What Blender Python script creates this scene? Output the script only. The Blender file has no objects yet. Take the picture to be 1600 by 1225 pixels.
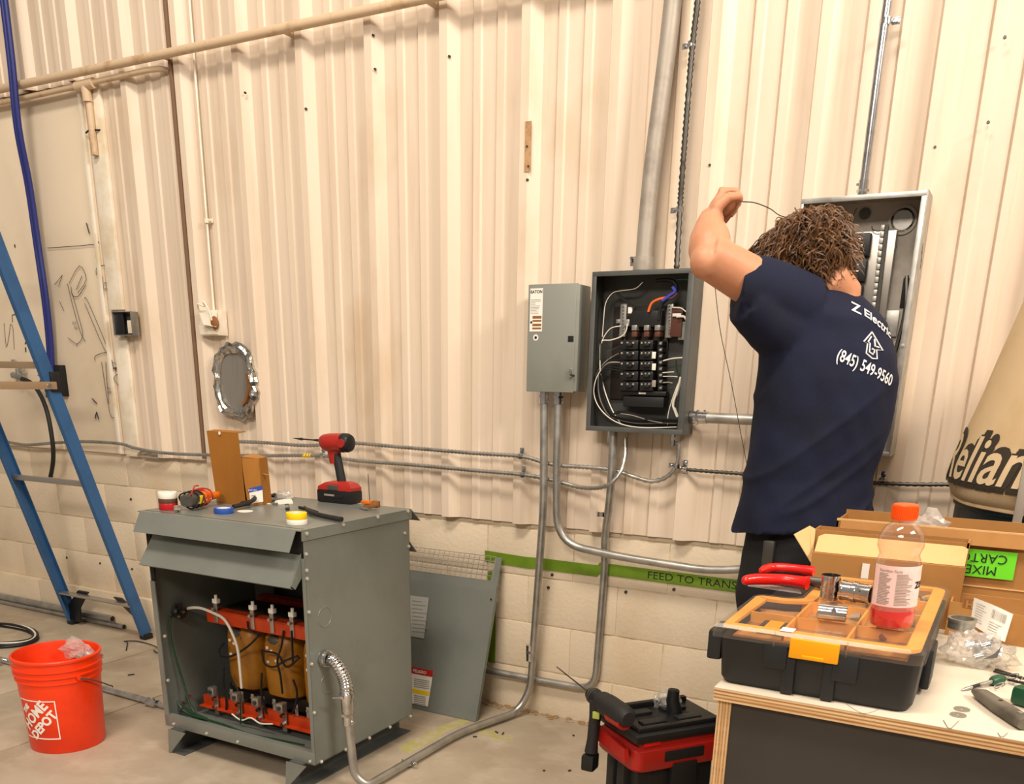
import bpy, bmesh, math, random
import numpy as np
from math import sin, cos, pi, radians
from mathutils import Vector, Matrix, noise
from mathutils.bvhtree import BVHTree
random.seed(7)
scene = bpy.context.scene
COL = scene.collection

# light settings
EXPOSURE = 0.0
AMBIENT = 0.30
LIGHTS = [('ceiling_lamp', (3.2, -2.2, 4.4), (-1.2, 0, 1.2), 2.0, .8, 245),
          ('ceiling_lamp', (-1.2, -3.2, 5.8), (-2.2, -.5, 0), 2.4, .6, 215),
          ('ceiling_lamp', (-.2, -7.5, 5.0), (-1, -1.5, .5), 3.0, 1.0, 270)]

# ------------------------------------------------------------------ camera
YAW, PITCH, ROLL = radians(-28.392), radians(18.1207), radians(1.1272)
FPX, PX, PY = 1400.0, 800.0, 1050.0
CAM = Vector((0, -3.3, 1.39))
_f = Vector((sin(YAW)*cos(PITCH), cos(YAW)*cos(PITCH), -sin(PITCH)))
_r = Vector((cos(YAW), -sin(YAW), 0)); _u = _r.cross(_f)
RR = cos(ROLL)*_r + sin(ROLL)*_u
UU = -sin(ROLL)*_r + cos(ROLL)*_u
cd = bpy.data.cameras.new('camera'); cam = bpy.data.objects.new('camera', cd); COL.objects.link(cam)
cd.sensor_fit = 'HORIZONTAL'; cd.sensor_width = 36; cd.lens = 36*FPX/1600
cd.shift_y = (PY-612.5)/1600; cd.clip_start = .05; cd.clip_end = 60
m3 = Matrix((RR, UU, -_f)).transposed()
cam.matrix_world = Matrix.Translation(CAM) @ m3.to_4x4()
scene.camera = cam

# survey helpers: real positions measured off the photograph on a known plane
def _ray(x, y): return _f + RR*((x-PX)/FPX) - UU*((y-PY)/FPX)
def W(x, y, b=0.0):                       # on the plane b metres in front of the wall
    d = _ray(x, y); return CAM + d*((3.3-b)/d.y)
def Z(x, y, z=0.0):                       # on the level z
    d = _ray(x, y); return CAM + d*((z-CAM.z)/d.z)
def X(x, y, x0):                          # on the plane x = x0
    d = _ray(x, y); return CAM + d*((x0)/d.x)
def SB(p, b):                             # same line of sight, moved to b metres off the wall
    x, y = PJ(p); return W(x, y, b)
def PJ(p):
    q = Vector(p)-CAM; return (PX+FPX*q.dot(RR)/q.dot(_f), PY-FPX*q.dot(UU)/q.dot(_f))

# ------------------------------------------------------------------ world, lights, exposure
scene.view_settings.view_transform = 'Standard'; scene.view_settings.look = 'None'
scene.view_settings.gamma = 1; scene.view_settings.use_curve_mapping = False
scene.view_settings.exposure = EXPOSURE
w = bpy.data.worlds.new('world'); scene.world = w; w.use_nodes = True
w.node_tree.nodes['Background'].inputs[0].default_value = (1.0, .86, .70, 1)
w.node_tree.nodes['Background'].inputs[1].default_value = AMBIENT
def area(name, loc, target, sx, sy, power, col):
    l = bpy.data.lights.new(name, 'AREA'); l.shape = 'RECTANGLE'; l.size = sx; l.size_y = sy
    l.energy = power; l.color = col
    o = bpy.data.objects.new(name, l); COL.objects.link(o); o.location = loc
    o.rotation_euler = (Vector(target)-Vector(loc)).to_track_quat('-Z', 'Y').to_euler()
    return o
for nm, lo, ta, sx, sy, pw in LIGHTS:
    area(nm, lo, ta, sx, sy, pw, (1.0, .88, .74))

# ------------------------------------------------------------------ materials
def lin(h):
    if isinstance(h, str):
        h = h.lstrip('#'); c = [int(h[i:i+2], 16)/255 for i in (0, 2, 4)]
    else: c = h
    return tuple(x/12.92 if x <= .04045 else ((x+.055)/1.055)**2.4 for x in c) + (1,)
MATS = {}
def mat(name, col, rough=.5, metal=0, col2=None, nscale=8, stretch=(1, 1, 1), lo=.45, hi=.65, bump=0, bscale=60,
        bstretch=(1, 1, 1), coat=0, trans=0, ior=1.45, col3=None, n3=40, lo3=.62, hi3=.7, r2=None, sss=0):
    if name in MATS: return MATS[name]
    m = bpy.data.materials.new(name); m.use_nodes = True; nt = m.node_tree; N = nt.nodes; L = nt.links
    p = N['Principled BSDF']; c = lin(col)
    p.inputs['Base Color'].default_value = c; p.inputs['Roughness'].default_value = rough
    p.inputs['Metallic'].default_value = metal; p.inputs['Coat Weight'].default_value = coat
    p.inputs['Transmission Weight'].default_value = trans; p.inputs['IOR'].default_value = ior
    if sss: p.inputs['Subsurface Weight'].default_value = sss; p.inputs['Subsurface Radius'].default_value = (.02, .008, .004)
    tc = N.new('ShaderNodeTexCoord')
    def nz(scale, st, det=5):
        mp = N.new('ShaderNodeMapping'); mp.inputs['Scale'].default_value = st; L.new(tc.outputs['Object'], mp.inputs[0])
        n = N.new('ShaderNodeTexNoise'); n.inputs['Scale'].default_value = scale; n.inputs['Detail'].default_value = det
        n.inputs['Roughness'].default_value = .6; L.new(mp.outputs[0], n.inputs[0]); return n
    def ramp(n, a, b):
        r = N.new('ShaderNodeMapRange'); r.inputs[1].default_value = a; r.inputs[2].default_value = b
        L.new(n.outputs[0], r.inputs[0]); return r
    cur = None
    for (cc, sc, st, a, b) in ((col2, nscale, stretch, lo, hi), (col3, n3, (1, 1, .5), lo3, hi3)):
        if cc is None: continue
        r = ramp(nz(sc, st), a, b); mx = N.new('ShaderNodeMix'); mx.data_type = 'RGBA'
        L.new(r.outputs[0], mx.inputs[0])
        if cur is None: mx.inputs[6].default_value = c
        else: L.new(cur, mx.inputs[6])
        mx.inputs[7].default_value = lin(cc); cur = mx.outputs[2]
    if cur is not None: L.new(cur, p.inputs['Base Color'])
    if r2 is not None:
        r = ramp(nz(nscale*1.3, stretch), .35, .7); q = N.new('ShaderNodeMapRange'); L.new(r.outputs[0], q.inputs[0])
        q.inputs[3].default_value = rough; q.inputs[4].default_value = r2; L.new(q.outputs[0], p.inputs['Roughness'])
    if bump:
        b = N.new('ShaderNodeBump'); b.inputs['Strength'].default_value = bump; b.inputs['Distance'].default_value = .004
        L.new(nz(bscale, bstretch).outputs[0], b.inputs['Height']); L.new(b.outputs[0], p.inputs['Normal'])
    MATS[name] = m; return m
def film(name, tint, gloss=.12, rough=.08, haze=0.0):            # thin clear plastic
    m = bpy.data.materials.new(name); m.use_nodes = True; nt = m.node_tree; N = nt.nodes; L = nt.links
    N.remove(N['Principled BSDF']); out = N['Material Output']
    t = N.new('ShaderNodeBsdfTransparent'); t.inputs[0].default_value = lin(tint)
    g = N.new('ShaderNodeBsdfGlossy'); g.inputs['Roughness'].default_value = rough
    d = N.new('ShaderNodeBsdfDiffuse'); d.inputs[0].default_value = (.8, .78, .75, 1)
    fr = N.new('ShaderNodeLayerWeight'); fr.inputs[0].default_value = .35
    mr = N.new('ShaderNodeMapRange'); mr.inputs[3].default_value = gloss*.4; mr.inputs[4].default_value = gloss*4
    L.new(fr.outputs['Facing'], mr.inputs[0])
    a = N.new('ShaderNodeMixShader'); a.inputs[0].default_value = haze; L.new(t.outputs[0], a.inputs[1]); L.new(d.outputs[0], a.inputs[2])
    b = N.new('ShaderNodeMixShader'); L.new(mr.outputs[0], b.inputs[0]); L.new(a.outputs[0], b.inputs[1]); L.new(g.outputs[0], b.inputs[2])
    L.new(b.outputs[0], out.inputs[0]); MATS[name] = m; return m

# ------------------------------------------------------------------ mesh building
class MB:
    def __init__(s): s.v = []; s.f = []; s.M = Matrix()
    def add(s, vs, fs):
        n = len(s.v); s.v += [s.M @ Vector(v) for v in vs]; s.f += [tuple(i+n for i in f) for f in fs]; return s
    def box(s, c, d, bev=0, rot=None):
        bm = bmesh.new(); bmesh.ops.create_cube(bm, size=1)
        for v in bm.verts: v.co = Vector((v.co.x*d[0], v.co.y*d[1], v.co.z*d[2]))
        if bev: bmesh.ops.bevel(bm, geom=bm.edges[:], offset=bev, segments=2, profile=.6, affect='EDGES')
        T = Matrix.Translation(c) @ (rot.to_4x4() if rot else Matrix())
        bm.verts.index_update()
        s.add([T @ v.co for v in bm.verts], [[v.index for v in f.verts] for f in bm.faces]); bm.free(); return s
    def bb(s, a, b, bev=0):                # box by two corners
        return s.box([(a[i]+b[i])/2 for i in range(3)], [abs(a[i]-b[i]) for i in range(3)], bev)
    def rings(s, R, cap=True, closed=False):
        n = len(R[0]); vs = [p for r in R for p in r]; fs = []
        m = len(R)
        for i in range(m if closed else m-1):
            a = i*n; b = ((i+1) % m)*n
            for j in range(n): fs.append((a+j, a+(j+1) % n, b+(j+1) % n, b+j))
        if cap and not closed: fs += [tuple(range(n))[::-1], tuple(range((m-1)*n, m*n))]
        return s.add(vs, fs)
    def tube(s, pts, r, n=8, closed=False, cap=True):
        P = [Vector(p) for p in pts]; m = len(P); rad = r if hasattr(r, '__len__') else [r]*m
        R = []; up = None
        for i in range(m):
            if closed: t = P[(i+1) % m]-P[i-1]
            else: t = P[min(i+1, m-1)]-P[max(i-1, 0)]
            if t.length < 1e-9: t = Vector((0, 0, 1))
            t.normalize()
            if up is None:
                up = Vector((0, 0, 1)) if abs(t.z) < .9 else Vector((1, 0, 0))
            a = up-t*up.dot(t)
            if a.length < 1e-6: a = t.orthogonal()
            a.normalize(); up = a; b = t.cross(a)
            R.append([P[i]+(a*cos(2*pi*k/n)+b*sin(2*pi*k/n))*rad[i] for k in range(n)])
        return s.rings(R, cap, closed)
    def cyl(s, a, b, r, r2=None, n=16): return s.tube([a, b], [r, r if r2 is None else r2], n)
    def lathe(s, prof, c=(0, 0, 0), n=24, rot=None, cap=True):
        T = Matrix.Translation(c) @ (rot.to_4x4() if rot else Matrix())
        R = [[T @ Vector((r*cos(2*pi*k/n), r*sin(2*pi*k/n), z)) for k in range(n)] for r, z in prof]
        return s.rings(R, cap)
    def prism(s, poly, T, h):              # 2-d polygon in T's xy plane, extruded h along z
        n = len(poly)
        vs = [T @ Vector((x, y, 0)) for x, y in poly]+[T @ Vector((x, y, h)) for x, y in poly]
        fs = [tuple(range(n))[::-1], tuple(range(n, 2*n))]+[(i, (i+1) % n, n+(i+1) % n, n+i) for i in range(n)]
        return s.add(vs, fs)
    def plate(s, P, th):                   # planar polygon of 3-d points thickened along its normal
        P = [Vector(p) for p in P]; nn = (P[1]-P[0]).cross(P[2]-P[0]).normalized()*th; n = len(P)
        return s.add(P+[p+nn for p in P], [tuple(range(n))[::-1], tuple(range(n, 2*n))]+[(i, (i+1) % n, n+(i+1) % n, n+i) for i in range(n)])
    def sphere(s, c, r, n=12, rot=None):
        if not hasattr(r, '__len__'): r = (r, r, r)
        T = Matrix.Translation(c) @ (rot.to_4x4() if rot else Matrix()); m = n//2+1
        R = [[T @ Vector((r[0]*sin(pi*i/m)*cos(2*pi*k/n), r[1]*sin(pi*i/m)*sin(2*pi*k/n), r[2]*cos(pi*i/m))) for k in range(n)] for i in range(1, m)]
        R = [R[0]]+R[1:] if len(R) > 1 else R
        return s.rings([[T @ Vector((r[0]*.02*cos(2*pi*k/n), r[1]*.02*sin(2*pi*k/n), r[2])) for k in range(n)]]+R+[[T @ Vector((r[0]*.02*cos(2*pi*k/n), r[1]*.02*sin(2*pi*k/n), -r[2])) for k in range(n)]])
def fix(me, angle=38):
    bm = bmesh.new(); bm.from_mesh(me); bmesh.ops.recalc_face_normals(bm, faces=bm.faces); bm.to_mesh(me); bm.free()
    me.polygons.foreach_set('use_smooth', [True]*len(me.polygons)); me.set_sharp_from_angle(angle=radians(angle)); me.update()
def part(name, mb, m, root=None, label=None, angle=38, kind=None):
    mw = root.matrix_world.inverted() if root is not None else Matrix()
    me = bpy.data.meshes.new(name); me.from_pydata([mw @ v for v in mb.v], [], mb.f)
    fix(me, angle); me.materials.append(MATS[m] if isinstance(m, str) else m)
    o = bpy.data.objects.new(name, me); COL.objects.link(o)
    if root is not None: o.parent = root; o.matrix_world = root.matrix_world.copy()
    if label: o['label'] = label
    if kind: o['kind'] = kind
    return o
def thing(name, label, cat, loc=(0, 0, 0), rz=0, group=None):
    o = bpy.data.objects.new(name, None); COL.objects.link(o); o.empty_display_size = .05
    o.matrix_world = Matrix.Translation(loc) @ Matrix.Rotation(rz, 4, 'Z')
    o['label'] = label; o['category'] = cat
    if group: o['group'] = group
    return o
def single(name, mb, m, label, cat, loc=None, group=None, angle=38):  # one-mesh thing with its origin at its base
    xs = [v.x for v in mb.v]; ys = [v.y for v in mb.v]; zs = [v.z for v in mb.v]
    if loc is None: loc = ((min(xs)+max(xs))/2, (min(ys)+max(ys))/2, min(zs))
    mb.v = [v-Vector(loc) for v in mb.v]
    o = part(name, mb, m, None, None, angle); o.location = loc; o['label'] = label; o['category'] = cat
    if group: o['group'] = group
    return o
def cr(pts, k=6, closed=False):            # Catmull-Rom through points
    P = [Vector(p) for p in pts]; n = len(P); out = []
    for i in range(n if closed else n-1):
        g = (lambda j: P[j % n]) if closed else (lambda j: P[max(0, min(n-1, j))])
        a, b, c, d = g(i-1), g(i), g(i+1), g(i+2)
        for q in range(k):
            t = q/k; out.append(.5*((2*b)+(c-a)*t+(2*a-5*b+4*c-d)*t*t+(3*b-a-3*c+d)*t**3))
    if not closed: out.append(P[-1])
    return out
def fillet(pts, r, k=6):                   # polyline with rounded corners
    P = [Vector(p) for p in pts]; out = [P[0]]
    for i in range(1, len(P)-1):
        a = (P[i-1]-P[i]); c = (P[i+1]-P[i]); q = min(r, a.length*.49, c.length*.49)
        A = P[i]+a.normalized()*q; C_ = P[i]+c.normalized()*q
        for j in range(k+1):
            t = j/k; out.append((1-t)**2*A+2*t*(1-t)*P[i]+t*t*C_)
    out.append(P[-1]); return out
def text_mb(txt, size, T, bold=0, ext=0.0, map_=None, sub=0, shear=0):  # lettering mesh; T takes the text plane to the world
    cu = bpy.data.curves.new('t', 'FONT'); cu.body = txt; cu.size = size; cu.align_x = 'CENTER'; cu.align_y = 'CENTER'
    cu.offset = bold; cu.extrude = ext; cu.shear = shear; cu.resolution_u = 3
    o = bpy.data.objects.new('t', cu); COL.objects.link(o); dg = bpy.context.evaluated_depsgraph_get(); dg.update()
    me = bpy.data.meshes.new_from_object(o.evaluated_get(dg)); bm = bmesh.new(); bm.from_mesh(me)
    bmesh.ops.triangulate(bm, faces=bm.faces)
    if sub:
        for _ in range(4):
            es = [e for e in bm.edges if e.calc_length() > sub]
            if not es: break
            bmesh.ops.subdivide_edges(bm, edges=es, cuts=1); bmesh.ops.triangulate(bm, faces=bm.faces)
    bm.verts.index_update(); mb = MB()
    mb.add([(map_(v.co) if map_ else T @ v.co) for v in bm.verts], [[v.index for v in f.verts] for f in bm.faces])
    bm.free(); bpy.data.objects.remove(o); bpy.data.curves.remove(cu); bpy.data.meshes.remove(me)
    return mb
def frame(o, x, y):                         # matrix with origin o, x axis x, y axis towards y
    x = Vector(x).normalized(); y = Vector(y); y = (y-x*y.dot(x)).normalized(); z = x.cross(y)
    M = Matrix((x, y, z)).transposed().to_4x4(); M.translation = Vector(o); return M
def remesh(mb, vox, smooth=4, fac=.5):
    me = bpy.data.meshes.new('tmp'); me.from_pydata(mb.v, [], mb.f)
    bm = bmesh.new(); bm.from_mesh(me); bmesh.ops.recalc_face_normals(bm, faces=bm.faces); bm.to_mesh(me); bm.free()
    o = bpy.data.objects.new('tmp', me); COL.objects.link(o)
    r = o.modifiers.new('r', 'REMESH'); r.mode = 'VOXEL'; r.voxel_size = vox
    if smooth: q = o.modifiers.new('s', 'SMOOTH'); q.iterations = smooth; q.factor = fac
    dg = bpy.context.evaluated_depsgraph_get(); dg.update()
    m2 = bpy.data.meshes.new_from_object(o.evaluated_get(dg)); out = MB()
    out.v = [v.co.copy() for v in m2.vertices]; out.f = [tuple(p.vertices) for p in m2.polygons]
    bpy.data.objects.remove(o); bpy.data.meshes.remove(me); bpy.data.meshes.remove(m2); return out
def normals(mb):
    me = bpy.data.meshes.new('n'); me.from_pydata(mb.v, [], mb.f)
    bm = bmesh.new(); bm.from_mesh(me); bmesh.ops.recalc_face_normals(bm, faces=bm.faces); bm.to_mesh(me); bm.free()
    me.update(); out = [v.normal.copy() for v in me.vertices]; bpy.data.meshes.remove(me); return out

MB_ = MB
# palette
mat('paint_siding', '#DCCBB8', .40, col2='#CBB69E', nscale=2.2, stretch=(6, 6, .35), lo=.5, hi=.8, col3='#C8AF90', n3=2.2, lo3=.56, hi3=.80, bump=.10, bscale=25)
mat('paint_flat', '#E2D2BB', .5, col2='#D3C0A3', nscale=2, lo=.5, hi=.85, bump=.06, bscale=40)
mat('paint_block', '#DCCCB4', .75, col2='#CBB595', nscale=2.2, lo=.5, hi=.85, col3='#A98F6A', n3=14, lo3=.68, hi3=.82, bump=.55, bscale=55)
mat('mortar', '#DCCDB2', .85, col2='#B8A483', nscale=9, bump=.4, bscale=90)
mat('concrete', '#B3A592', .5, col2='#9C8B76', nscale=2.3, lo=.42, hi=.72, col3='#C0B39F', n3=7, lo3=.5, hi3=.75, bump=.08, bscale=30, r2=.7)
mat('joint_dark', '#5A4A3A', .9)
mat('paint_pipe', '#CFB698', .5, col2='#A8835A', nscale=9, lo=.55, hi=.75, bump=.15)
mat('rust_pipe', '#B08A62', .6, col2='#7E5A3A', nscale=12)
mat('galv', '#B9B7B2', .32, .85, col2='#9B9A96', nscale=14, lo=.4, hi=.7, r2=.5)
mat('galv_dull', '#A8A096', .5, .35, col2='#938B82', nscale=10, r2=.6)
mat('zinc_bright', '#D8D8DA', .16, 1, col2='#B5B5B8', nscale=20)
mat('steel_dark', '#55534F', .4, .8)
mat('grey_enamel', '#7B7F79', .34, .15, col2='#727670', nscale=3, bump=.03, bscale=120)
mat('grey_inner', '#6A6E69', .5, .1, col2='#5F635E', nscale=4)
mat('grey_box', '#8A8D86', .4, .1, col2='#80837B', nscale=4)
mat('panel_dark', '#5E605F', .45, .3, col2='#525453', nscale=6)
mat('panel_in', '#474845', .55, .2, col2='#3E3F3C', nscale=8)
mat('black_plastic', '#17181A', .45)
mat('black_matte', '#0F0F10', .7)
mat('breaker', '#1D1D1E', .35)
mat('white_plastic', '#E9E6E0', .4)
mat('label_white', '#E8E4DC', .5)
mat('ink', '#1A1A1C', .6)
mat('ink_faint', '#8C857C', .7)
mat('ink_red', '#B3241C', .5)
mat('copper_red', '#C24518', .45)
mat('orange_beam', '#C23F12', .45, col2='#A8330E', nscale=10)
mat('coil_gold', '#A8701C', .45, col2='#7A4A12', nscale=8, lo=.45, hi=.75, bump=.2, bscale=30)
mat('core_dark', '#241C18', .5)
mat('green_wire', '#183A22', .45)
mat('blue_wire', '#3F43A8', .45)
mat('orange_wire', '#E06A28', .45)
mat('white_wire', '#E4DED2', .45)
mat('orange_bucket', '#F23C08', .42, col2='#DE3406', nscale=5, coat=.1)
mat('ladder_blue', '#305C8C', .45, col2='#2B527E', nscale=6)
mat('hose_blue', '#232C72', .45)
mat('alu', '#B0ABA4', .35, .8)
mat('alu_tan', '#A88F74', .45, .4)
mat('tape_green', '#6A8A1C', .55, col2='#5E7C16', nscale=8)
mat('tape_faded', '#A9A65C', .7, col2='#B3A592', nscale=25, lo=.45, hi=.6)
mat('cardboard', '#9A641F', .75, col2='#8F5B1B', nscale=5, stretch=(1, 1, .3))
mat('carton_tan', '#A97840', .75, col2='#9C6C36', nscale=5)
mat('carton_light', '#D9B07A', .75, col2='#CFA46C', nscale=5)
mat('red_plastic', '#A81A12', .45, coat=.1)
mat('red_tool', '#A3241C', .4, coat=.2)
mat('red_bright', '#DD1410', .3, coat=.3)
mat('rubber', '#201F20', .6, bump=.2, bscale=200)
mat('shirt', '#08112E', .9, col2='#060C22', nscale=5, bump=.12, bscale=300)
mat('pants', '#141417', .85, bump=.15, bscale=200)
mat('skin', '#C68E6E', .5, col2='#BC7C5E', nscale=7, lo=.4, hi=.75, sss=.15, bump=.05, bscale=160)
mat('hair', '#4E3420', .45, col2='#755030', nscale=30, lo=.4, hi=.7)
mat('hair_tip', '#71502F', .45)
mat('screw_zinc', '#C6C4BE', .35, .6)
mat('brown_dark', '#5A3428', .5)
mat('bare_tan', '#B8926A', .8, col2='#9A7450', nscale=30)
mat('eye_white', '#E8E2DA', .3)
mat('print_white', '#DCDCE0', .8)
mat('plywood_edge', '#DCBC90', .65, col2='#BC9060', nscale=14, stretch=(.25, .25, 9), lo=.42, hi=.6)
mat('plywood_edge_v', '#DCBC90', .65, col2='#BC9060', nscale=14, stretch=(9, 9, .2), lo=.42, hi=.6)
mat('table_white', '#D5CAB9', .45, col2='#C9BBA5', nscale=3, bump=.03)
mat('table_panel', '#3A3530', .55, col2='#322D29', nscale=2)
mat('box_black', '#1B1C1E', .5, col2='#232426', nscale=6, bump=.05, bscale=150)
mat('yellow_latch', '#F2A205', .4)
mat('amber', '#F0AC48', .5, col2='#DC9C40', nscale=12)
mat('tray_amber', '#B98A5A', .55, col2='#8C6644', nscale=10)
film('clear_lid', '#F6F0E4', .03, .2, .05)
film('clear_pet', '#FBF4F0', .10, .06, .03)
film('poly_bag', '#F8F6F2', .10, .2, .28)
film('poly_bag_thin', '#F6F4F0', .22, .15, .12)
mat('juice', '#E01A12', .2)
mat('cap_orange', '#F0560C', .4)
mat('label_pink', '#EFC9C4', .5, col2='#F2DEDA', nscale=15)
mat('neon_green', '#6FE02A', .5)
mat('pale_green', '#A9B455', .5)
mat('plate_grey', '#A3A49E', .5)
mat('cloth_bag', '#D9BE96', .85, col2='#CDB085', nscale=4, bump=.1, bscale=150)
mat('drum_teal', '#142A30', .45)
mat('print_dark', '#3D352B', .8)
mat('print_cream', '#E0C7A0', .85)
mat('foil', '#D5D2CC', .22, 1, col2='#A9A49B', nscale=25, bump=.8, bscale=25)
mat('patch_grey', '#8E8A84', .5, .4, col2='#7C7771', nscale=3, stretch=(5, 5, .5))
mat('gap_brown', '#7C614C', .8)
mat('paint_white', '#EDE4D4', .5, col2='#DACBB0', nscale=6)
mat('torn_brown', '#8A5A2E', .8)
mat('tape_red', '#B41A22', .35); mat('tape_white', '#ECE7DE', .4); mat('tape_brown', '#5A3F2E', .45)
mat('tape_blue', '#2450A8', .45); mat('tape_yellow', '#F2CC08', .4)
mat('meter_orange', '#D96B14', .4); mat('meter_grey', '#4A4642', .45)
mat('green_tool', '#1E4D33', .4); mat('sheath_grey', '#6F685C', .65, col2='#4E483F', nscale=12, bump=.3, bscale=60)
mat('blue_print', '#2E4AA0', .5); mat('washer', '#A9A8A0', .4, .8)
mat('rope_dust', '#9A7B55', .9, col2='#B3A592', nscale=20)
mat('torn_ply', '#B88A58', .7, col2='#9A6E42', nscale=20, stretch=(.3, .3, 5))
mat('lip', '#B06A58', .5)

# ================================================================== structure
XL, XR, ZT = -7.4, 3.2, 4.6
mb = MB().bb((XL, .0035, -.1), (XR, .25, ZT))
wall = part('wall_back', mb, 'mortar'); wall['kind'] = 'structure'
# concrete blocks, laid in running bond, joints recessed
course = [(-.02, .190), (.196, .394), (.400, .597), (.603, .797), (.803, 1.0)]
for ci, (z0, z1) in enumerate(course):
    off = -1.10 if ci % 2 else -.90
    k = math.floor((XL-off)/.406)
    while off+k*.406 < XR:
        a = max(off+k*.406, XL); b = min(off+(k+1)*.406-.0035, XR); k += 1
        if b-a < .02: continue
        q = random.uniform(-.0012, .0012)
        part('block', MB().bb((a, .03, z0), (b, q, z1), .0035), 'paint_block', wall)
# footing ledge on the left
led = MB()
x = XL
while x < -2.9:
    b = min(x+1.2, -2.9); part('footing_section', MB().bb((x, .01, -.02), (b-.004, -.035, .196), .006), 'paint_block', wall); x = b

def profile(xa, xb):                        # siding cross-section between xa and xb (y forward negative)
    pts = [(xa, -.012)]
    P0 = -2.117; per = .3455
    k = math.floor((xa-P0)/per)-1
    while P0+k*per < xb+.1:
        o = P0+k*per; k += 1
        for dx, y in ((-.011, -.012), (-.007, -.008), (-.002, -.042), (0, -.0445), (.034, -.044), (.072, -.012), (.126, -.012), (.129, -.0075), (.131, -.013), (.134, -.019), (.163, -.018), (.170, -.012),  # small grooves left of the ribs, added so they draw a dark shade line
                      (.226, -.012), (.229, -.0075), (.231, -.013), (.234, -.019), (.263, -.018), (.270, -.012)):
            x = o+dx
            if xa < x < xb: pts.append((x, y))
    pts.append((xb, -.012))
    if len(pts) > 2 and pts[1][0]-xa > 0: pass
    return pts
def sheet(xa, xb, z0, z1, proud=0):
    p = profile(xa, xb); m = MB()
    F = [(x, y-proud) for x, y in p]; B = [(x, y+.004-proud) for x, y in p]
    m.rings([[Vector((x, y, z)) for x, y in F+B[::-1]] for z in (z0, z1)])
    return m
edges = [-.735-.012+1.0365*k for k in range(-7, 6)]
for i in range(len(edges)-1):
    a, b = edges[i], edges[i+1]
    if b < XL or a > XR: continue
    a = max(a, XL); b = min(b, XR)
    def piece(a, b):
        if b-a < .01: return
        z0 = 2.68 if b <= -4.10 else (.972 if b <= -3.50 else .822)
        part('siding_sheet', sheet(a+.001, b+.006, z0, ZT, .0015*(i % 2)), 'paint_siding', wall, angle=12)
    cuts = [c for c in (-4.13, -3.515) if a < c < b]
    xs = [a]+cuts+[b]
    for j in range(len(xs)-1): piece(xs[j], xs[j+1])
# flat sheets low on the left
xs0 = W(52, 300).x
for a, b, d in ((XL, xs0, .020), (xs0+.002, -4.135, .014)):
    part('flat_sheet', MB().bb((a, -d, .972), (b, 0.0, 2.672), .001), 'paint_flat', wall)
# screws in the siding
scr = [(583, 55), (586, 108), (702, 88), (478, 170), (383, 145), (1109, 258), (1461, 230), (1544, 191), (1570, 58), (824, 229), (826, 260), (824, 281)]
for (px_, py_) in scr:
    p = W(px_, py_, .044); part('siding_screw', MB().cyl(p+Vector((0, .004, 0)), p+Vector((0, -.004, 0)), .005, .004, 8), 'steel_dark', wall)
# anchor holes / bolts in the block wall
for (px_, py_) in ((65, 865), (105, 871), (207, 889), (205, 780), (157, 880), (857, 918), (863, 898), (1053, 921), (978, 925)):
    p = W(px_, py_, 0); part('wall_anchor', MB().cyl(p+Vector((0, .004, 0)), p+Vector((0, -.005, 0)), .008, .006, 8), 'steel_dark', wall)
# patched strip near the second rib with bare nails
part('bare_patch', MB().bb(W(821, 190, .045), W(829, 268, .0455)+Vector((0, -.001, 0))), 'bare_tan', wall)
# flat white raceway
tr = MB().bb((-4.10, -.014, 1.68), (-4.005, -.034, 2.672), .004).bb((-4.10, -.014, .965), (-4.005, -.030, 1.55), .004)
t1 = part('trim_1', tr, 'paint_white'); t1['kind'] = 'structure'
tr = MB().bb((-3.515-.009, -.005, .985), (-3.515+.008, -.050, ZT), .003)
t2 = part('trim_2', tr, 'gap_brown'); t2['kind'] = 'structure'
tr = MB().bb((-4.165, -.012, .972), (-4.142, -.03, 2.672), .004)
t3 = part('trim_3', tr, 'paint_white'); t3['kind'] = 'structure'

# floor of concrete slabs with recessed joints
jx = [(-7.4, -3.8), (-3.794, -3.21+.6), (-3.21+.606, 1.6)]
jl = [0]
floor = part('floor', MB().bb((XL, .1, -.14), (3.8, -5.2, -.012)), 'joint_dark'); floor['kind'] = 'structure'
a1, a2 = Z(0, 1083), Z(252, 1013); b1, b2 = Z(0, 1174), Z(265, 1082)
xj = [XL, (a1.x+a2.x)/2, (b1.x+b2.x)/2, 3.8]
yj = [.06, -2.45, -5.2]
for i in range(3):
    for j in range(2):
        part('floor_slab', MB().bb((xj[i]+.0035, yj[j]-.0035, -.1), (xj[i+1]-.0035, yj[j+1]+.0035, 0), .0015), 'concrete', floor)
# faded tape residue on the floor, dirt line along the wall
def ground_poly(pts, z=.0012):
    return MB().plate([Z(a, b, 0)+Vector((0, 0, .0002)) for a, b in pts], .0008)
part('tape_residue', ground_poly([(622, 1168), (700, 1130), (735, 1118), (742, 1124), (700, 1142), (640, 1178)]), 'tape_faded', floor)
part('tape_residue', ground_poly([(738, 1136), (755, 1138), (805, 1155), (795, 1158), (750, 1148)]), 'tape_faded', floor)
for (px_, py_, l) in ((776, 1145, .02), (786, 1147, .02), (742, 1152, .016), (150, 1100, .02), (890, 1205, .012), (205, 1055, .03), (850, 1205, .01), (896, 1150, .01)):
    p = Z(px_, py_); a = random.uniform(0, 3)
    part('debris', MB().box((p.x, p.y, .003), (l, .006, .005), .001, Matrix.Rotation(a, 3, 'Z')), 'steel_dark', floor)
dm = MB(); rnd = random.Random(3)
for i in range(170):
    x = -2.1+1.3*rnd.random(); y = -.006-.05*rnd.random()**2; r = .003+.007*rnd.random()
    dm.sphere((x, y, .002), (r*1.6, r, r*.7), 6)
part('crumbs', dm, 'rope_dust', floor, kind='stuff')

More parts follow.
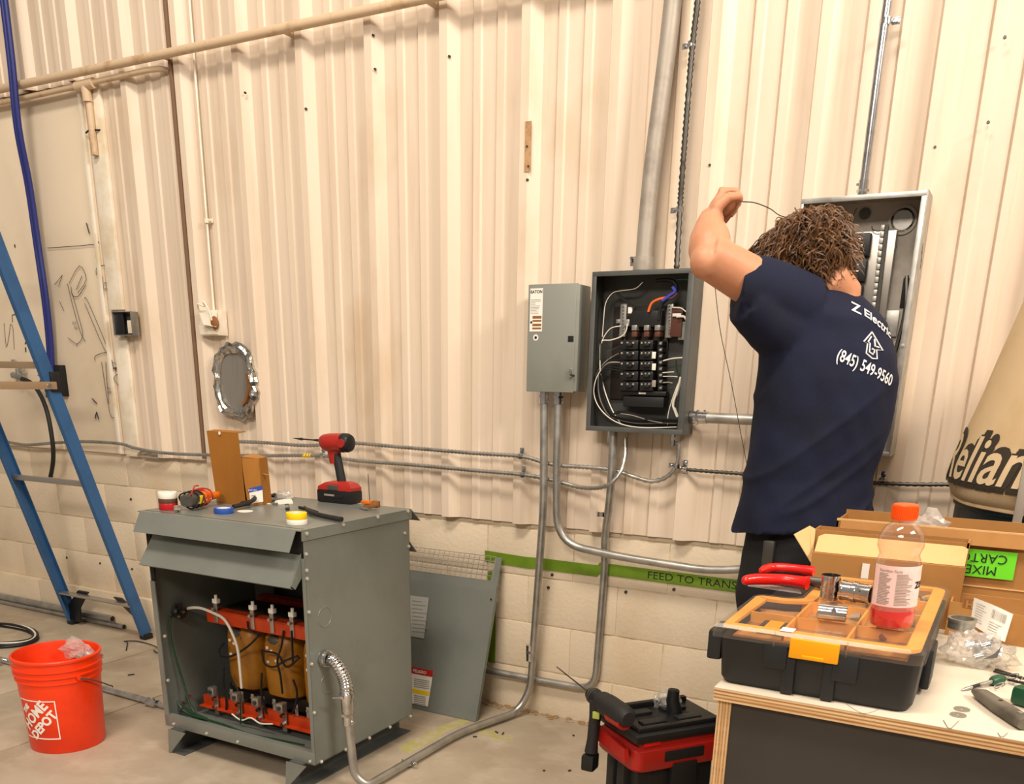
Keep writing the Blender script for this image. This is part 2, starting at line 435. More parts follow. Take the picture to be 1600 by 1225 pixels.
# ================================================================== green tape on the wall
t = thing('wall_tape', 'green painter\'s tape strip along the block wall, hand-lettered, with a drop to the floor', 'tape', (-1.9, -.002, .19))
tz = [W(762, 866), W(835, 873), W(945, 888), W(1160, 905)]
def strip(P, h, d=.0035, o=.0035):
    m = MB(); n = len(P)
    R = []
    for p in P:
        q = Vector((p.x, -o, p.z)); R.append([q, q+Vector((0, -.0012, 0)), q+Vector((0, -.0012, -h)), q+Vector((0, 0, -h))])
    return m.rings(R)
part('tape_strip', strip([Vector((-1.925, 0, .688)), Vector((-1.72, 0, .681)), Vector((-1.665, 0, .684)), Vector((-1.40, 0, .683)), Vector((-1.39, 0, .694)), Vector((-.60, 0, .690))], .047), 'tape_green', t)
part('tape_strip', MB().bb((-1.912, -.0035, .60), (-1.868, -.0045, .19)), 'tape_green', t)
xa = W(1012, 908).x; xb = W(1160, 922).x
T = frame((-1.005, -.0055, .664), (1, 0, 0), (0, 0, 1))
lm = text_mb('FEED TO TRANSF', .041, frame(((xa+xb)/2-.0, -.0052, .668), (1, 0, 0), (0, 0, 1)))
s = (xb-xa)/(max(v.x for v in lm.v)-min(v.x for v in lm.v)); cx = (xa+xb)/2
lm.v = [Vector((cx+(v.x-cx)*s, v.y, v.z)) for v in lm.v]
part('lettering', lm, 'ink', t)

# ================================================================== conduits and cables on the wall
def strap(root, p, r, dirv=(1, 0, 0), m='zinc_bright'):      # one-hole strap round a pipe at p
    d = Vector(dirv); mb = MB(); ring = []
    ax = Vector((0, -1, 0)).cross(d).normalized()
    for k in range(9):
        a = pi*k/8; c = p+d*cos(a)*(r+.003)+Vector((0, -1, 0))*sin(a)*(r+.003)
        ring.append([c-ax*.009, c+ax*.009, c+ax*.009+(c-p).normalized()*.002, c-ax*.009+(c-p).normalized()*.002])
    mb.rings(ring); mb.box(p+d*(r+.014)+Vector((0, .004, 0)), (.022, .004, .018) if abs(d.x) > .5 else (.018, .004, .022), .001)
    q = p+d*(r+.015); mb.cyl(q, q+Vector((0, -.006, 0)), .005, .005, 6)
    return part('strap', mb, m, root)
def connector(root, a, b, r, m='zinc_bright'):
    a = Vector(a); b = Vector(b); d = b-a; mb = MB()
    mb.cyl(a, a+d*.35, r*1.18, n=16); mb.cyl(a+d*.35, a+d*.5, r*1.4, n=6); mb.cyl(a+d*.5, b, r*1.15, n=16)
    n = d.normalized().cross(Vector((0, 1, 0))); s = a+d*.8+n*r*1.1; mb.cyl(s, s+n*.006, .004, n=6)
    return part('connector', mb, m, root)
# pair of high pipes
t = thing('high_pipe', 'thick cream and rust painted pipe crossing the siding high up', 'pipe', (-4, -.06, 2.7))
part('pipe', MB().tube([(-7.3, -.085, 2.700), (-4.6, -.085, 2.690), (-1.30, -.085, 2.700)], .0175, 16), 'paint_pipe', t)
for x in (-5.2, -3.52, -2.83, -2.14, -1.4): part('hanger', MB().box((x, -.045, 2.697), (.03, .07, .028), .004), 'paint_pipe', t)
t = thing('high_pipe', 'thin cream painted conduit tucked under the high pipe at left', 'pipe', (-5, -.04, 2.66))
part('pipe', MB().tube(cr([(-7.3, -.059, 2.642), (-5, -.059, 2.640), (-3.95, -.059, 2.652), (-3.62, -.059, 2.656), (-3.56, -.02, 2.656)]), .012, 12), 'paint_pipe', t)
p = W(132, 118, .05)
part('drop_pipe', MB().tube([(p.x+.01, -.05, 2.62), (p.x+.012, -.05, 2.36)], .016, 12), 'paint_pipe', t)
part('tee_fitting', MB().cyl((p.x-.05, -.059, 2.646), (p.x+.07, -.059, 2.649), .022, n=14).cyl((p.x+.01, -.059, 2.64), (p.x+.01, -.055, 2.58), .022, n=14), 'paint_pipe', t)
q = W(145, 206, .03); part('cut_wire', MB().tube(cr([q+Vector((-.05, 0, 0)), q+Vector((0, -.01, .01)), q+Vector((.03, -.02, 0)), q+Vector((.06, 0, .002))], 3), .004, 5), 'ink', t)
# outlet box
a = W(192, 488, .06)
t = thing('outlet_box', 'open galvanised outlet box on the raceway left of the broken box', 'box', (-3.99, -.03, 1.56))
x0, x1, z0, z1 = -4.035, -3.90, 1.558, 1.668
part('box_shell', MB().bb((x0, -.03, z0), (x1, -.034, z1)).bb((x0, -.03, z0), (x0+.003, -.075, z1)).bb((x1-.003, -.03, z0), (x1, -.075, z1)).bb((x0, -.03, z0), (x1, -.075, z0+.003)).bb((x0, -.03, z1-.003), (x1, -.075, z1)), 'galv', t)
part('shade_plate', MB().bb((x0+.004, -.06, z0+.004), ((x0+x1)/2, -.066, z1-.004), .001), 'black_plastic', t)  # black sheet standing in for the shadow inside the box's left half
part('inner_bracket', MB().bb((x0+.085, -.05, z0+.01), (x1-.01, -.06, z0+.07), .002), 'paint_white', t)
# thin conduit and broken box
p = W(347, 500, .05)
t = thing('junction_box', 'broken white painted junction box with torn cover above the foil patch', 'box', (-3.38, -.03, 1.55))
part('box_shell', MB().bb((-3.45, -.02, 1.555), (-3.315, -.06, 1.665), .004), 'paint_white', t)
part('torn_cover', MB().plate([(-3.45, -.062, 1.665), (-3.40, -.085, 1.60), (-3.33, -.075, 1.59), (-3.33, -.062, 1.665)], .003).plate([(-3.45, -.063, 1.56), (-3.45, -.068, 1.60), (-3.36, -.066, 1.575), (-3.33, -.066, 1.56)], .003), 'paint_white', t)
part('torn_insulation', MB().sphere((-3.345, -.07, 1.61), (.025, .012, .03), 8), 'torn_brown', t)
q = cr([(-3.44, -.07, 1.67), (-3.42, -.09, 1.69), (-3.39, -.08, 1.68), (-3.375, -.1, 1.70), (-3.36, -.09, 1.67), (-3.35, -.08, 1.62)], 4)
part('loose_wire', MB().tube(q, .004, 6), 'paint_white', t)
t = thing('thin_conduit', 'thin cream conduit running down to the broken junction box', 'conduit', (-3.39, -.03, 1.67))
part('pipe', MB().tube([(-3.385, -.03, 1.66), (-3.385, -.03, 4.5)], .0055, 10), 'paint_white', t)
strap(t, Vector((-3.385, -.03, W(341, 346).z)), .008, m='paint_white')
# foil-framed patch
c = W(368, 596, .05)
t = thing('duct_patch', 'oval grey hole framed with crumpled foil tape below the broken box', 'patch', (c.x, -.045, c.z-.15))
n = 40; R = []; rn = random.Random(5)
inner = []
for k in range(n):
    a = 2*pi*k/n; ra = .092; rb = .125
    cs, sn = cos(a), sin(a); e = 2.6
    rr = 1/((abs(cs)/ra)**e+(abs(sn)/rb)**e)**(1/e)
    w_ = .035+.022*rn.random()
    P = []
    for j in range(6):
        q = rr+w_*j/5; P.append(Vector((c.x+cs*q, -.05-.012*rn.random()-(.008 if j in (2, 3) else 0), c.z+sn*q)))
    inner.append(Vector((c.x+cs*(rr+.01), -.048, c.z+sn*(rr+.01))))
    R.append(P+[Vector((P[-1].x, -.044, P[-1].z)), Vector((P[0].x, -.044, P[0].z))])
part('foil_frame', MB().rings(R, closed=True), 'foil', t, angle=8)
part('patch_sheet', MB().add(inner, [tuple(range(n))]), 'patch_grey', t)
R = []
for k in range(13):
    a = radians(-62+80*k/12); q = .088; R.append([Vector((c.x+cos(a)*(q+d), y, c.z+sin(a)*(q*1.35+d))) for d, y in ((-.012, -.05), (.006, -.05), (.006, -.064), (-.012, -.056))])
part('rust_edge', MB().rings(R), 'torn_brown', t)

# marker drawings on the flat sheet
d = MB()
def stroke(pts, w_=.0016, b=.0225):
    P = [W(x, y, b) for x, y in pts]; P = cr(P, 3) if len(P) > 3 else P; d.tube(P, w_, 4)
sx = lambda L: [(x*.3266, 350+y*.3266) for x, y in L]
for L in ([(505, 0), (520, 200), (545, 210)], [(460, 245), (465, 205), (520, 198), (560, 215)], [(490, 250), (505, 420), (525, 640), (545, 662), (565, 650), (545, 440), (522, 240)],
          [(330, 285), (380, 200), (412, 265), (372, 330)], [(365, 315), (392, 248)], [(322, 285), (350, 400), (385, 520), (408, 560)], [(404, 358), (420, 370), (512, 590), (500, 602), (405, 380)],
          [(455, 655), (455, 632), (505, 615), (520, 640)], [(485, 660), (525, 905), (552, 918), (545, 880), (515, 640)], [(565, 770), (545, 740), (562, 720), (590, 735), (590, 770)],
          [(20, 475), (30, 590), (45, 520), (50, 480), (62, 500), (68, 600)], [(60, 470), (58, 435), (92, 430)], [(262, 290), (298, 245), (280, 300)], [(340, 300), (345, 340), (375, 345), (410, 290)], [(345, 330), (372, 430), (395, 520), (385, 560), (365, 575)], [(535, 650), (545, 700)], [(505, 660), (510, 740), (520, 860)], [(120, 480), (122, 560)], [(285, 370), (305, 415)],
          [(325, 545), (370, 580)], [(180, 725), (200, 700), (222, 712)], [(225, 115), (455, 97), (458, 75), (460, 100)]):
    stroke(sx(L), .0011 if len(L) > 5 else .0016)
for L in ([(413, -5), (427, 45)], [(455, 930), (462, 900), (472, 935)], [(440, 835), (462, 858)], [(122, 565), (122, 575)], [(70, 98), (72, 112)], [(122, 590), (124, 612)], [(605, 1010), (606, 1050)], [(543, 690), (556, 688), (552, 700)]):
    stroke(sx(L), .0035)
tools = part('marker_outlines', d, 'ink', wall)
for s_, x, y, z in (('FG', 508, 288, .018), ('BOOKS', 518, 312, .013), ('FLT', 355, 475, .015), ('SQ', 362, 497, .015), ('FG', 520, 787, .013), ('SNIPS', 528, 805, .013)):
    p = W(x*.3266, 350+y*.3266, .0218); part('marker_lettering', text_mb(s_, z*1.3, frame(p, (1, 0, 0), (0, 0, 1))), 'ink', wall)

# EMT runs
r = .0155
def emt(name_lbl, pts, fr=.13, m='galv', rr=r, grp=None, k=8):
    t = thing('conduit', name_lbl, 'conduit', (pts[0][0], pts[0][1], min(p[2] for p in pts)))
    part('pipe', MB().tube(fillet(pts, fr, k), rr, 14), m, t); return t
B = -.055
tA = emt('bare metal conduit from the grey switch box down and across the floor to the transformer',
     [SB((-1.665, 0, 1.345), .105), SB((-1.652, 0, .9), .105), (-1.66, -.06, .12), (-1.70, -.10, .022), (-1.79, -.43, .022), (-1.80, -1.02, .022), (-1.845, -1.035, .06), (-1.862, -1.035, .26)], .10)
a_ = SB((-1.665, 0, 1.345), .105); connector(tA, a_, a_+Vector((0, 0, -.045)), r); connector(tA, (-1.6595, -.072, .325), (-1.6595, -.069, .255), r)
connector(tA, (-1.862, -1.035, .31), (-1.862, -1.035, .245), .0165)
p = Z(630, 1192, 0); strap(tA, Vector((-1.80, -.78, .022)), r)
# thicker pipe section lying on the floor sleeve
tB = emt('bare metal conduit leaving the grey switch box and bending right along the wall',
     [SB((-1.603, 0, 1.345), .105), SB((-1.598, 0, 1.0), .105), SB((-1.585, 0, .755), .09), SB((-1.34, 0, .728), .085), SB((-.95, 0, .712), .08), SB((-.80, 0, .735), .08), SB((-.74, 0, .80), .085)], .16)
a_ = SB((-1.603, 0, 1.345), .105); connector(tB, a_, a_+Vector((0, 0, -.045)), r)
tC = emt('bare metal conduit from below the breaker panel looping left along the low wall',
     [SB((-1.362, 0, 1.208), .10), SB((-1.360, 0, .97), .105), (-1.36, -.04, .80), (-1.36, -.022, .7), (-1.375, -.025, .16), (-1.55, -.025, .158), (-2.6, -.06, .17)], .16)
strap(tC, Vector((-1.362, -.075, .90)), r); strap(tC, Vector((-1.90, -.03, .163)), r, (0, 0, 1))
tD = emt('short bare metal conduit between the breaker panel and the electrician', [(-1.036, -.08, 1.272), (-.714, -.08, 1.270)], rr=.0185)
connector(tD, (-1.036, -.08, 1.272), (-.975, -.08, 1.272), .0185)
tE = emt('shiny bare metal conduit rising from the tall open panel', [(-.545, -.08, 1.94), (-.545, -.075, 2.3), (-.535, -.07, 3.4)], m='zinc_bright', rr=.0135)
connector(tE, (-.545, -.08, 1.938), (-.545, -.08, 1.99), .0135); strap(tE, Vector((-.541, -.07, W(1394, 33, .07).z)), .0135); 
q = [W(1035, 418, .09), W(1012, 380, .08)]
tF = thing('conduit', 'thick dull grey conduit rising from the open breaker panel', 'conduit', (-1.24, -.08, 1.74))
P = [(-1.245, -.092, 1.757), (-1.243, -.09, 1.9), (-1.235, -.085, 2.1), (-1.205, -.08, 2.5), (-1.19, -.08, 2.9), (-1.18, -.08, 3.4)]
part('pipe', MB().tube(cr(P), .029, 20), 'galv_dull', tF); part('coupling', MB().cyl((-1.245, -.092, 1.756), (-1.244, -.091, 1.80), .036, n=20), 'galv_dull', tF)
part('strap_bolt', MB().box((-1.29, -.07, 1.79), (.02, .02, .03), .002).cyl((-1.29, -.08, 1.79), (-1.29, -.095, 1.80), .006, n=6), 'zinc_bright', tF)
# armoured cables (ribbed)
def mc(lbl, pts, rr=.0085, k=14, m='galv', helix=True, grp=None):
    C_ = cr(pts, k); t = thing('armoured_cable', lbl, 'cable', tuple(C_[-1]))
    D = [C_[0]]
    L = 0
    out = [C_[0]]
    for i in range(1, len(C_)):
        seg = (C_[i]-C_[i-1]); n = max(1, int(seg.length/(.0062 if rr > .01 else .008)))
        for j in range(n): out.append(C_[i-1]+seg*((j+1)/n))
    rad = [rr*(1.16 if i % 2 else .80) for i in range(len(out))] if helix else rr
    part('sheath', MB().tube(out, rad, 8), m, t, angle=60); return t
P = [W(1092, -60, .07), W(1090, 0, .065), W(1082, 70, .06), W(1076, 140, .06), W(1066, 270, .06), W(1062, 330, .06), W(1057, 420, .085)]
t = mc('ribbed armoured cable hanging beside the thick grey conduit', P, .0098, m='steel_dark')
for a in ((1081, 70), (1062, 328)): q = W(*a, .055); strap(t, q, .009, (-1, 0, 0))
up = [W(x, y, .078) for x, y in ((-40, 690), (0, 689), (40, 695), (85, 692), (130, 690), (185, 693), (215, 701), (260, 708), (330, 711), (400, 712), (500, 712), (560, 720), (640, 726), (740, 735), (820, 742), (870, 752))]+[W(x, y, b_) for x, y, b_ in ((910, 762, .085), (945, 760, .155), (967, 742, .15), (976, 715, .11), (977, 684, .09))]
t = mc('lower bare armoured cable strung along the siding into the breaker panel', up, .008, 5)
part('yellow_mark', MB().tube([W(474, 711.8, .078), W(486, 711.8, .078)], .0088, 8), 'tape_yellow', t); strap(t, W(818, 742, .075), .008, (0, 0, 1)); strap(t, W(505, 712, .075), .008, (0, 0, 1))
up = [W(x, y, .078) for x, y in ((372, 690), (420, 692), (480, 696), (545, 692), (620, 698), (740, 708), (815, 713), (865, 726), (950, 733), (990, 745))]+[W(x, y, .08) for x, y in ((1018, 752), (1042, 745), (1058, 725), (1061, 690))]
t = mc('upper bare armoured cable strung along the siding into the breaker panel', up, .008, 5)
strap(t, W(815, 713, .075), .008, (0, 0, 1)); strap(t, W(1058, 728, .075), .008, (-1, 0, 0))
t = mc('dark armoured cable running from the breaker panel to behind the electrician', [W(1066, 733, .056), W(1100, 736, .056), W(1170, 741, .056), W(1260, 748, .056), W(1330, 753, .056), W(1375, 755, .056), W(1430, 757, .056), W(1500, 757, .056), W(1640, 757, .056)], .0065, 5, 'steel_dark')
strap(t, W(1378, 752, .05), .008, (0, 0, 1)); strap(t, W(1070, 733, .05), .008, (0, 0, 1))
t = thing('cable_stub', 'short loop of cable end hanging under the armoured cable at left', 'cable', W(240, 712, .03))
part('sheath', MB().tube(cr([W(216, 712, .03), W(222, 705, .03), W(240, 706, .03), W(255, 711, .03), W(248, 716, .03), W(222, 714, .03)], 5), .007, 8), 'galv_dull', t)

# air line on the far left
c = W(28, 588, .05)
t = thing('air_valve', 'grey air outlet valve with bracket on the flat panel behind the ladder', 'valve', (c.x, -.02, c.z-.04))
part('valve_body', MB().cyl(c+Vector((-.04, 0, .006)), c+Vector((.05, 0, -.006)), .018, n=12).cyl(c+Vector((.01, 0, -.03)), c+Vector((.01, 0, .04)), .014, n=12).cyl(c+Vector((0, 0, 0)), c+Vector((0, .035, 0)), .02, n=12), 'galv', t)
part('lever', MB().box(c+Vector((.0, -.01, .065)), (.035, .012, .045), .003).box(c+Vector((.05, -.005, .04)), (.03, .02, .03), .004), 'galv_dull', t)
P = cr([W(35, 592, .06), W(48, 598, .08), W(62, 615, .09), W(74, 645, .11), (W(82, 690, .115)), W(83, 720, .10), W(79, 745, .07)], 6)
t = thing('air_hose', 'black rubber air hose curving down from the wall valve', 'hose', P[-1]); part('hose', MB().tube(P, .0115, 10), 'rubber', t)
part('hose_end', MB().cyl(P[-1], P[-1]+Vector((0, 0, -.02)), .014, n=10), 'galv_dull', t)
P = cr([W(-2, -60, .13), W(6, 0, .13), W(18, 100, .13), W(28, 200, .12), W(45, 290, .08), W(58, 380, .06), W(71, 470, .06), W(78, 540, .05), W(80, 600, .05)], 6)
t = thing('air_hose', 'twin dark blue air hose hanging from the ceiling at far left', 'hose', P[-1])
for dx in (-.012, .012): part('hose', MB().tube([p+Vector((dx, 0, 0)) for p in P], .0125, 10), 'hose_blue', t)
q = W(93, 598, .03); t = thing('wall_bracket', 'small black bracket with bolts beside the blue hose end', 'bracket', (q.x, -.02, q.z-.06))
part('bracket_plate', MB().box(q+Vector((.02, .0, .01)), (.05, .04, .16), .005), 'black_matte', t)
q = W(75, 600, .06); part('quick_coupler', MB().cyl(q+Vector((-.05, 0, .01)), q+Vector((.02, 0, -.005)), .015, n=10).cyl(q+Vector((-.01, 0, -.02)), q+Vector((-.012, 0, -.07)), .012, n=10), 'steel_dark', t)

# ================================================================== electrical boxes on the wall
def screw(root, p, d=(0, -1, 0), r_=.0058, m='screw_zinc', nm='screw', h=.007):
    p = Vector(p); d = Vector(d); return part(nm, MB().cyl(p-d*.002, p+d*h*.5, r_*1.25, n=10).cyl(p+d*h*.5, p+d*h, r_*.9, r_*.6, 6), m, root)
# grey switch box
t = thing('switch_box', 'closed grey switch box with white instruction label and round sticker', 'electrical box', (-1.56, -.05, 1.349))
x0, x1, z0, z1 = -1.667, -1.462, 1.349, 1.716; bf, bk = .142, .045
part('enclosure', MB().bb((x0, -bk, z0), (x1, -bf+.003, z1), .003), 'grey_box', t)
part('cover', MB().bb((x0-.003, -bf+.02, z0-.004), (x1-.012, -bf, z1+.004), .003), 'grey_box', t)
part('latch_slot', MB().box((x1-.028, -bf-.0005, (z0+z1)/2-.0), (.022, .003, .02), .001), 'black_matte', t)
lt = part('latch', MB().box((x1-.022, -bf-.004, z0+.065), (.008, .01, .03), .002), 'zinc_bright', t)
part('latch_pin', MB().cyl((x1-.022, -bf-.006, z0+.06), (x1-.005, -bf-.01, z0+.055), .004, n=8), 'steel_dark', lt)
lb = part('label', MB().bb((x0+.006, -bf-.0005, 1.558), (x0+.058, -bf-.001, 1.706)), 'label_white', t)
lx = x0+.032
part('lettering', text_mb('EATON', .0145, frame((lx, -bf-.0016, 1.694), (1, 0, 0), (0, 0, 1)), bold=.0004), 'ink', lb)
ln = MB(); rr_ = random.Random(2)
for i in range(10):
    zz = 1.668-.0052*i; ww = .018+.024*rr_.random(); ln.bb((x0+.009, -bf-.0011, zz), (x0+.009+ww, -bf-.0015, zz-.0013))
part('fine_print', ln, 'ink_faint', lb)
part('warning_band', MB().bb((x0+.018, -bf-.0011, 1.612), (x0+.055, -bf-.0016, 1.603)).bb((x0+.018, -bf-.0011, 1.598), (x0+.055, -bf-.0016, 1.592)).bb((x0+.018, -bf-.0011, 1.585), (x0+.055, -bf-.0016, 1.577)).bb((x0+.018, -bf-.0011, 1.572), (x0+.055, -bf-.0016, 1.566)), 'torn_brown', lb)
part('warning_mark', MB().cyl((x0+.013, -bf-.0011, 1.59), (x0+.013, -bf-.0016, 1.59), .0045, n=10), 'ink', lb)
st = part('round_sticker', MB().cyl((x0+.033, -bf-.0004, 1.537), (x0+.033, -bf-.001, 1.537), .011, n=24), 'label_white', t)
part('flag_mark', MB().cyl((x0+.033, -bf-.001, 1.537), (x0+.033, -bf-.0015, 1.537), .0062, n=5), 'ink', st)
part('hinge_edge', MB().cyl((x0-.004, -bf+.02, z0+.01), (x0-.004, -bf+.02, z1-.01), .004, n=8), 'grey_box', t)

# open breaker panel
t = thing('breaker_panel', 'open dark grey breaker panel full of black breakers and loose wires', 'electrical panel', (-1.22, -.05, 1.212))
x0, x1, z0, z1 = -1.412, -1.040, 1.214, 1.752; bf, bk = .145, .045
sh = MB().bb((x0, -bk, z0), (x1, -bk-.003, z1))
for a, b in (((x0, -bk, z0), (x0+.003, -bf, z1)), ((x1-.003, -bk, z0), (x1, -bf, z1)), ((x0, -bk, z0), (x1, -bf, z0+.003)), ((x0, -bk, z1-.003), (x1, -bf, z1))): sh.bb(a, b)
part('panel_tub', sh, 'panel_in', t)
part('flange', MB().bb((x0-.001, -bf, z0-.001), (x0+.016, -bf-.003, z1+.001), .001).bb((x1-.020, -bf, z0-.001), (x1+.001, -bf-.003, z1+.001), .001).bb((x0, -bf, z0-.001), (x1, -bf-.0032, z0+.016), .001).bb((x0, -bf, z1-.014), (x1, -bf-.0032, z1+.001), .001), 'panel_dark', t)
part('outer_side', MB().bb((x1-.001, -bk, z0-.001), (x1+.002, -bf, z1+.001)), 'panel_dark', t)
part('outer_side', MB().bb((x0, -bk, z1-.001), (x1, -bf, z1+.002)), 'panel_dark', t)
def PP(x, y, b): # crop coordinates of the panel close-up
    return W(800+x*.2612, 380+y*.2612, b)
def pbox(nm, x0_, y0_, x1_, y1_, b0, b1, m, bev=.002, lab=None, root=None):
    a = PP(x0_, y0_, b1); b = PP(x1_, y1_, b1)
    return part(nm, MB().bb((a.x, -b0, a.z), (b.x, -b1, b.z), bev), m, root or t, lab)
pbox('backplate', 610, 380, 910, 940, .052, .06, 'core_dark')
pbox('neutral_bar', 650, 362, 676, 560, .06, .085, 'galv', .002)
for i in range(9):
    a = PP(663, 375+i*21, .088); part('terminal_screw', MB().cyl(a, a+Vector((0, -.004, 0)), .0035, n=8), 'zinc_bright', t)
pbox('ground_bar', 928, 360, 952, 565, .06, .085, 'galv', .002)
for i in range(9):
    a = PP(940, 372+i*21, .088); part('terminal_screw', MB().cyl(a, a+Vector((0, -.004, 0)), .0035, n=8), 'zinc_bright', t)
pbox('main_block', 710, 405, 890, 500, .06, .10, 'breaker', .004)
for x in (730, 803, 868):
    pbox('lug', x-14, 490, x+14, 522, .06, .115, 'alu', .002, 'pale terminal lug'); pbox('lug_foot', x-14, 528, x+14, 560, .06, .112, 'brown_dark', .002)
for c0, c1 in ((645, 752), (765, 840)):
    for i in range(5):
        y = 580+i*62; pbox('breaker', c0, y, c1, y+56, .06, .112, 'breaker', .003)
        a = (c0+c1)/2; h = pbox('breaker_handle', a-22, y+18, a+14, y+36, .112, .128, 'black_plastic', .002)
        for k in range(3): pbox('terminal', c0+6+k*34 if c0 < 700 else c0+6+k*22, y+10, c0+16+k*34 if c0 < 700 else c0+14+k*22, y+22, .112, .115, 'galv_dull', .0005)
for i in range(8):
    y = 585+i*38; pbox('breaker_clip', 872, y, 900, y+30, .06, .105, 'breaker', .002); pbox('clip_screw', 880, y+8, 894, y+22, .105, .110, 'galv', .001)
for y in (650, 720, 820): pbox('breaker_label', 838, y, 858, y+40, .112, .114, 'label_white' if y < 800 else 'galv_dull', .0005)
pbox('lower_block', 640, 880, 920, 915, .06, .10, 'breaker', .004); pbox('lower_block', 665, 915, 905, 985, .06, .11, 'black_plastic', .005)
pbox('lower_label', 758, 893, 800, 903, .10, .102, 'label_white', .0003)
pbox('white_lug', 694, 382, 718, 420, .09, .10, 'white_plastic', .002)
pbox('bar_lug', 668, 455, 700, 495, .06, .10, 'galv', .002); pbox('bar_lug', 622, 455, 645, 480, .06, .08, 'galv', .002)
pbox('side_module', 955, 385, 1010, 560, .06, .09, 'brown_dark', .002, 'dark brown module')
pbox('wire_tag', 960, 420, 1010, 438, .095, .097, 'white_plastic', .001); pbox('wire_tag', 1000, 470, 1040, 578, .08, .082, 'grey_box', .001)
def wire(pts, m, r_=.0028, b=.10, root=None, crop=PP, nm='wire', lab=None):
    bs = b if hasattr(b, '__len__') else [b]*len(pts)
    P = [crop(x, y, bb_) for (x, y), bb_ in zip(pts, bs)]
    return part(nm, MB().tube(cr(P, 6), r_, 6), m, root or t, lab)
wire([(790, 230), (740, 275), (650, 280), (590, 310), (555, 380), (545, 470), (535, 560), (530, 700)], 'steel_dark', .0032)
wire([(780, 235), (735, 272), (650, 285), (600, 300), (560, 360), (548, 460), (540, 560)], 'white_wire', .0014, .105)
wire([(690, 480), (680, 530), (650, 560), (590, 580), (535, 590), (527, 680), (530, 780), (560, 900), (600, 1000), (650, 1080)], 'white_wire', .0022)
wire([(650, 495), (590, 510), (550, 560), (535, 600)], 'white_wire', .0018)
wire([(620, 285), (660, 330), (740, 390)], 'black_plastic', .005)
wire([(860, 225), (950, 222), (985, 260), (970, 300), (930, 330), (890, 380), (880, 460)], 'black_plastic', .006)
wire([(815, 410), (835, 360), (880, 335), (930, 325)], 'orange_wire', .0045, .11, nm='wire', lab='orange wire')
wire([(900, 345), (940, 315), (975, 290), (960, 262)], 'blue_wire', .006, .115, lab='blue wire')
wire([(990, 300), (960, 325), (935, 330)], 'brown_dark', .005, .112)
wire([(985, 218), (1040, 215), (1060, 225)], 'green_wire', .004, .11, lab='green wire')
wire([(965, 385), (1010, 388), (1040, 410)], 'white_wire', .0022); wire([(985, 440), (1030, 440), (1045, 470)], 'white_wire', .004)
wire([(900, 705), (960, 690), (1020, 685)], 'white_wire', .0025); wire([(900, 775), (940, 772), (970, 770)], 'white_wire', .002); wire([(900, 835), (935, 832), (960, 838)], 'galv_dull', .002); wire([(900, 797), (960, 797), (990, 800)], 'white_wire', .0016)
wire([(980, 700), (985, 760), (1000, 800), (985, 900), (970, 1000)], 'green_wire', .003, lab='green wire'); wire([(1010, 800), (990, 880), (965, 960), (975, 1000), (990, 1040)], 'white_wire', .0055)
wire([(1000, 820), (960, 930), (935, 1020), (930, 1085)], 'white_wire', .0018)
for i in range(7):
    o = i*7; wire([(640+i*4, 660+i*18), (600-o, 680+i*12), (540-o*.4, 730+i*10), (500+i*6, 800), (490+i*9, 880), (510+i*9, 960), (560+i*8, 1030), (640+i*10, 1075-i*4), (760, 1098-i*7), (900, 1100-i*8), (990, 1098-i*7)],
                 'black_plastic' if i not in (0, 3) else 'galv_dull', .0026, .085+.005*i)
wire([(530, 760), (500, 820), (490, 900), (520, 980), (590, 1050), (680, 1090), (800, 1104), (985, 1100)], 'white_wire', .0018, .125)
wire([(590, 1035), (640, 1010), (720, 1020), (800, 1045), (930, 1060)], 'black_plastic', .005, .10)
wire([(650, 1020), (720, 1030), (820, 1060), (900, 1075)], 'galv_dull', .0016, .115)
wire([(680, 570), (640, 620), (600, 640), (570, 690)], 'steel_dark', .0025)
part('slot', MB().bb(PP(590, 178, .146), PP(640, 186, .147)), 'black_matte', t); part('slot', MB().bb(PP(935, 172, .146), PP(985, 180, .147)), 'black_matte', t)
part('knockout', MB().cyl(PP(488, 1055, .05), PP(488, 1055, .054), .012, n=14), 'paint_white', t, 'pale knockout hole')
connector(t, (-1.338, -.085, 1.216), (-1.338, -.085, 1.17), .010); connector(t, (-1.092, -.085, 1.216), (-1.092, -.085, 1.17), .010)

# tall open galvanised panel
x0, x1, z0, z1 = -.708, -.350, 1.178, 1.934; bf, bk = .165, .045
t = thing('load_panel', 'tall open galvanised panel box behind the electrician, one breaker row fitted', 'electrical panel', (-.53, -.05, z0))
sh = MB().bb((x0, -bk, z0), (x1, -bk-.003, z1))
for a, b in (((x0, -bk, z0), (x0+.003, -bf, z1)), ((x1-.003, -bk, z0), (x1, -bf, z1)), ((x0, -bk, z0), (x1, -bf, z0+.003)), ((x0, -bk, z1-.003), (x1, -bf, z1))): sh.bb(a, b)
part('panel_tub', sh, 'galv_dull', t)
part('flange', MB().bb((x0-.001, -bf, z0-.001), (x0+.008, -bf-.003, z1+.001), .001).bb((x1-.014, -bf, z0-.001), (x1+.001, -bf-.003, z1+.001), .001).bb((x0, -bf, z0-.001), (x1, -bf-.0032, z0+.014), .001).bb((x0, -bf, z1-.014), (x1, -bf-.0032, z1+.001), .001), 'galv', t)
part('corner_cap', MB().bb((x1-.003, -bk, z0), (x1+.004, -bf-.002, z1+.003)), 'galv', t)
def QQ(x, y, b): return W(1240+x*.3595, 280+y*.3592, b)
def qbox(nm, x0_, y0_, x1_, y1_, b0, b1, m, bev=.002):
    a = QQ(x0_, y0_, b1); b = QQ(x1_, y1_, b1); return part(nm, MB().bb((a.x, -b0, a.z), (b.x, -b1, b.z), bev), m, t)
qbox('interior_plate', 170, 235, 392, 640, .055, .085, 'alu', .002)
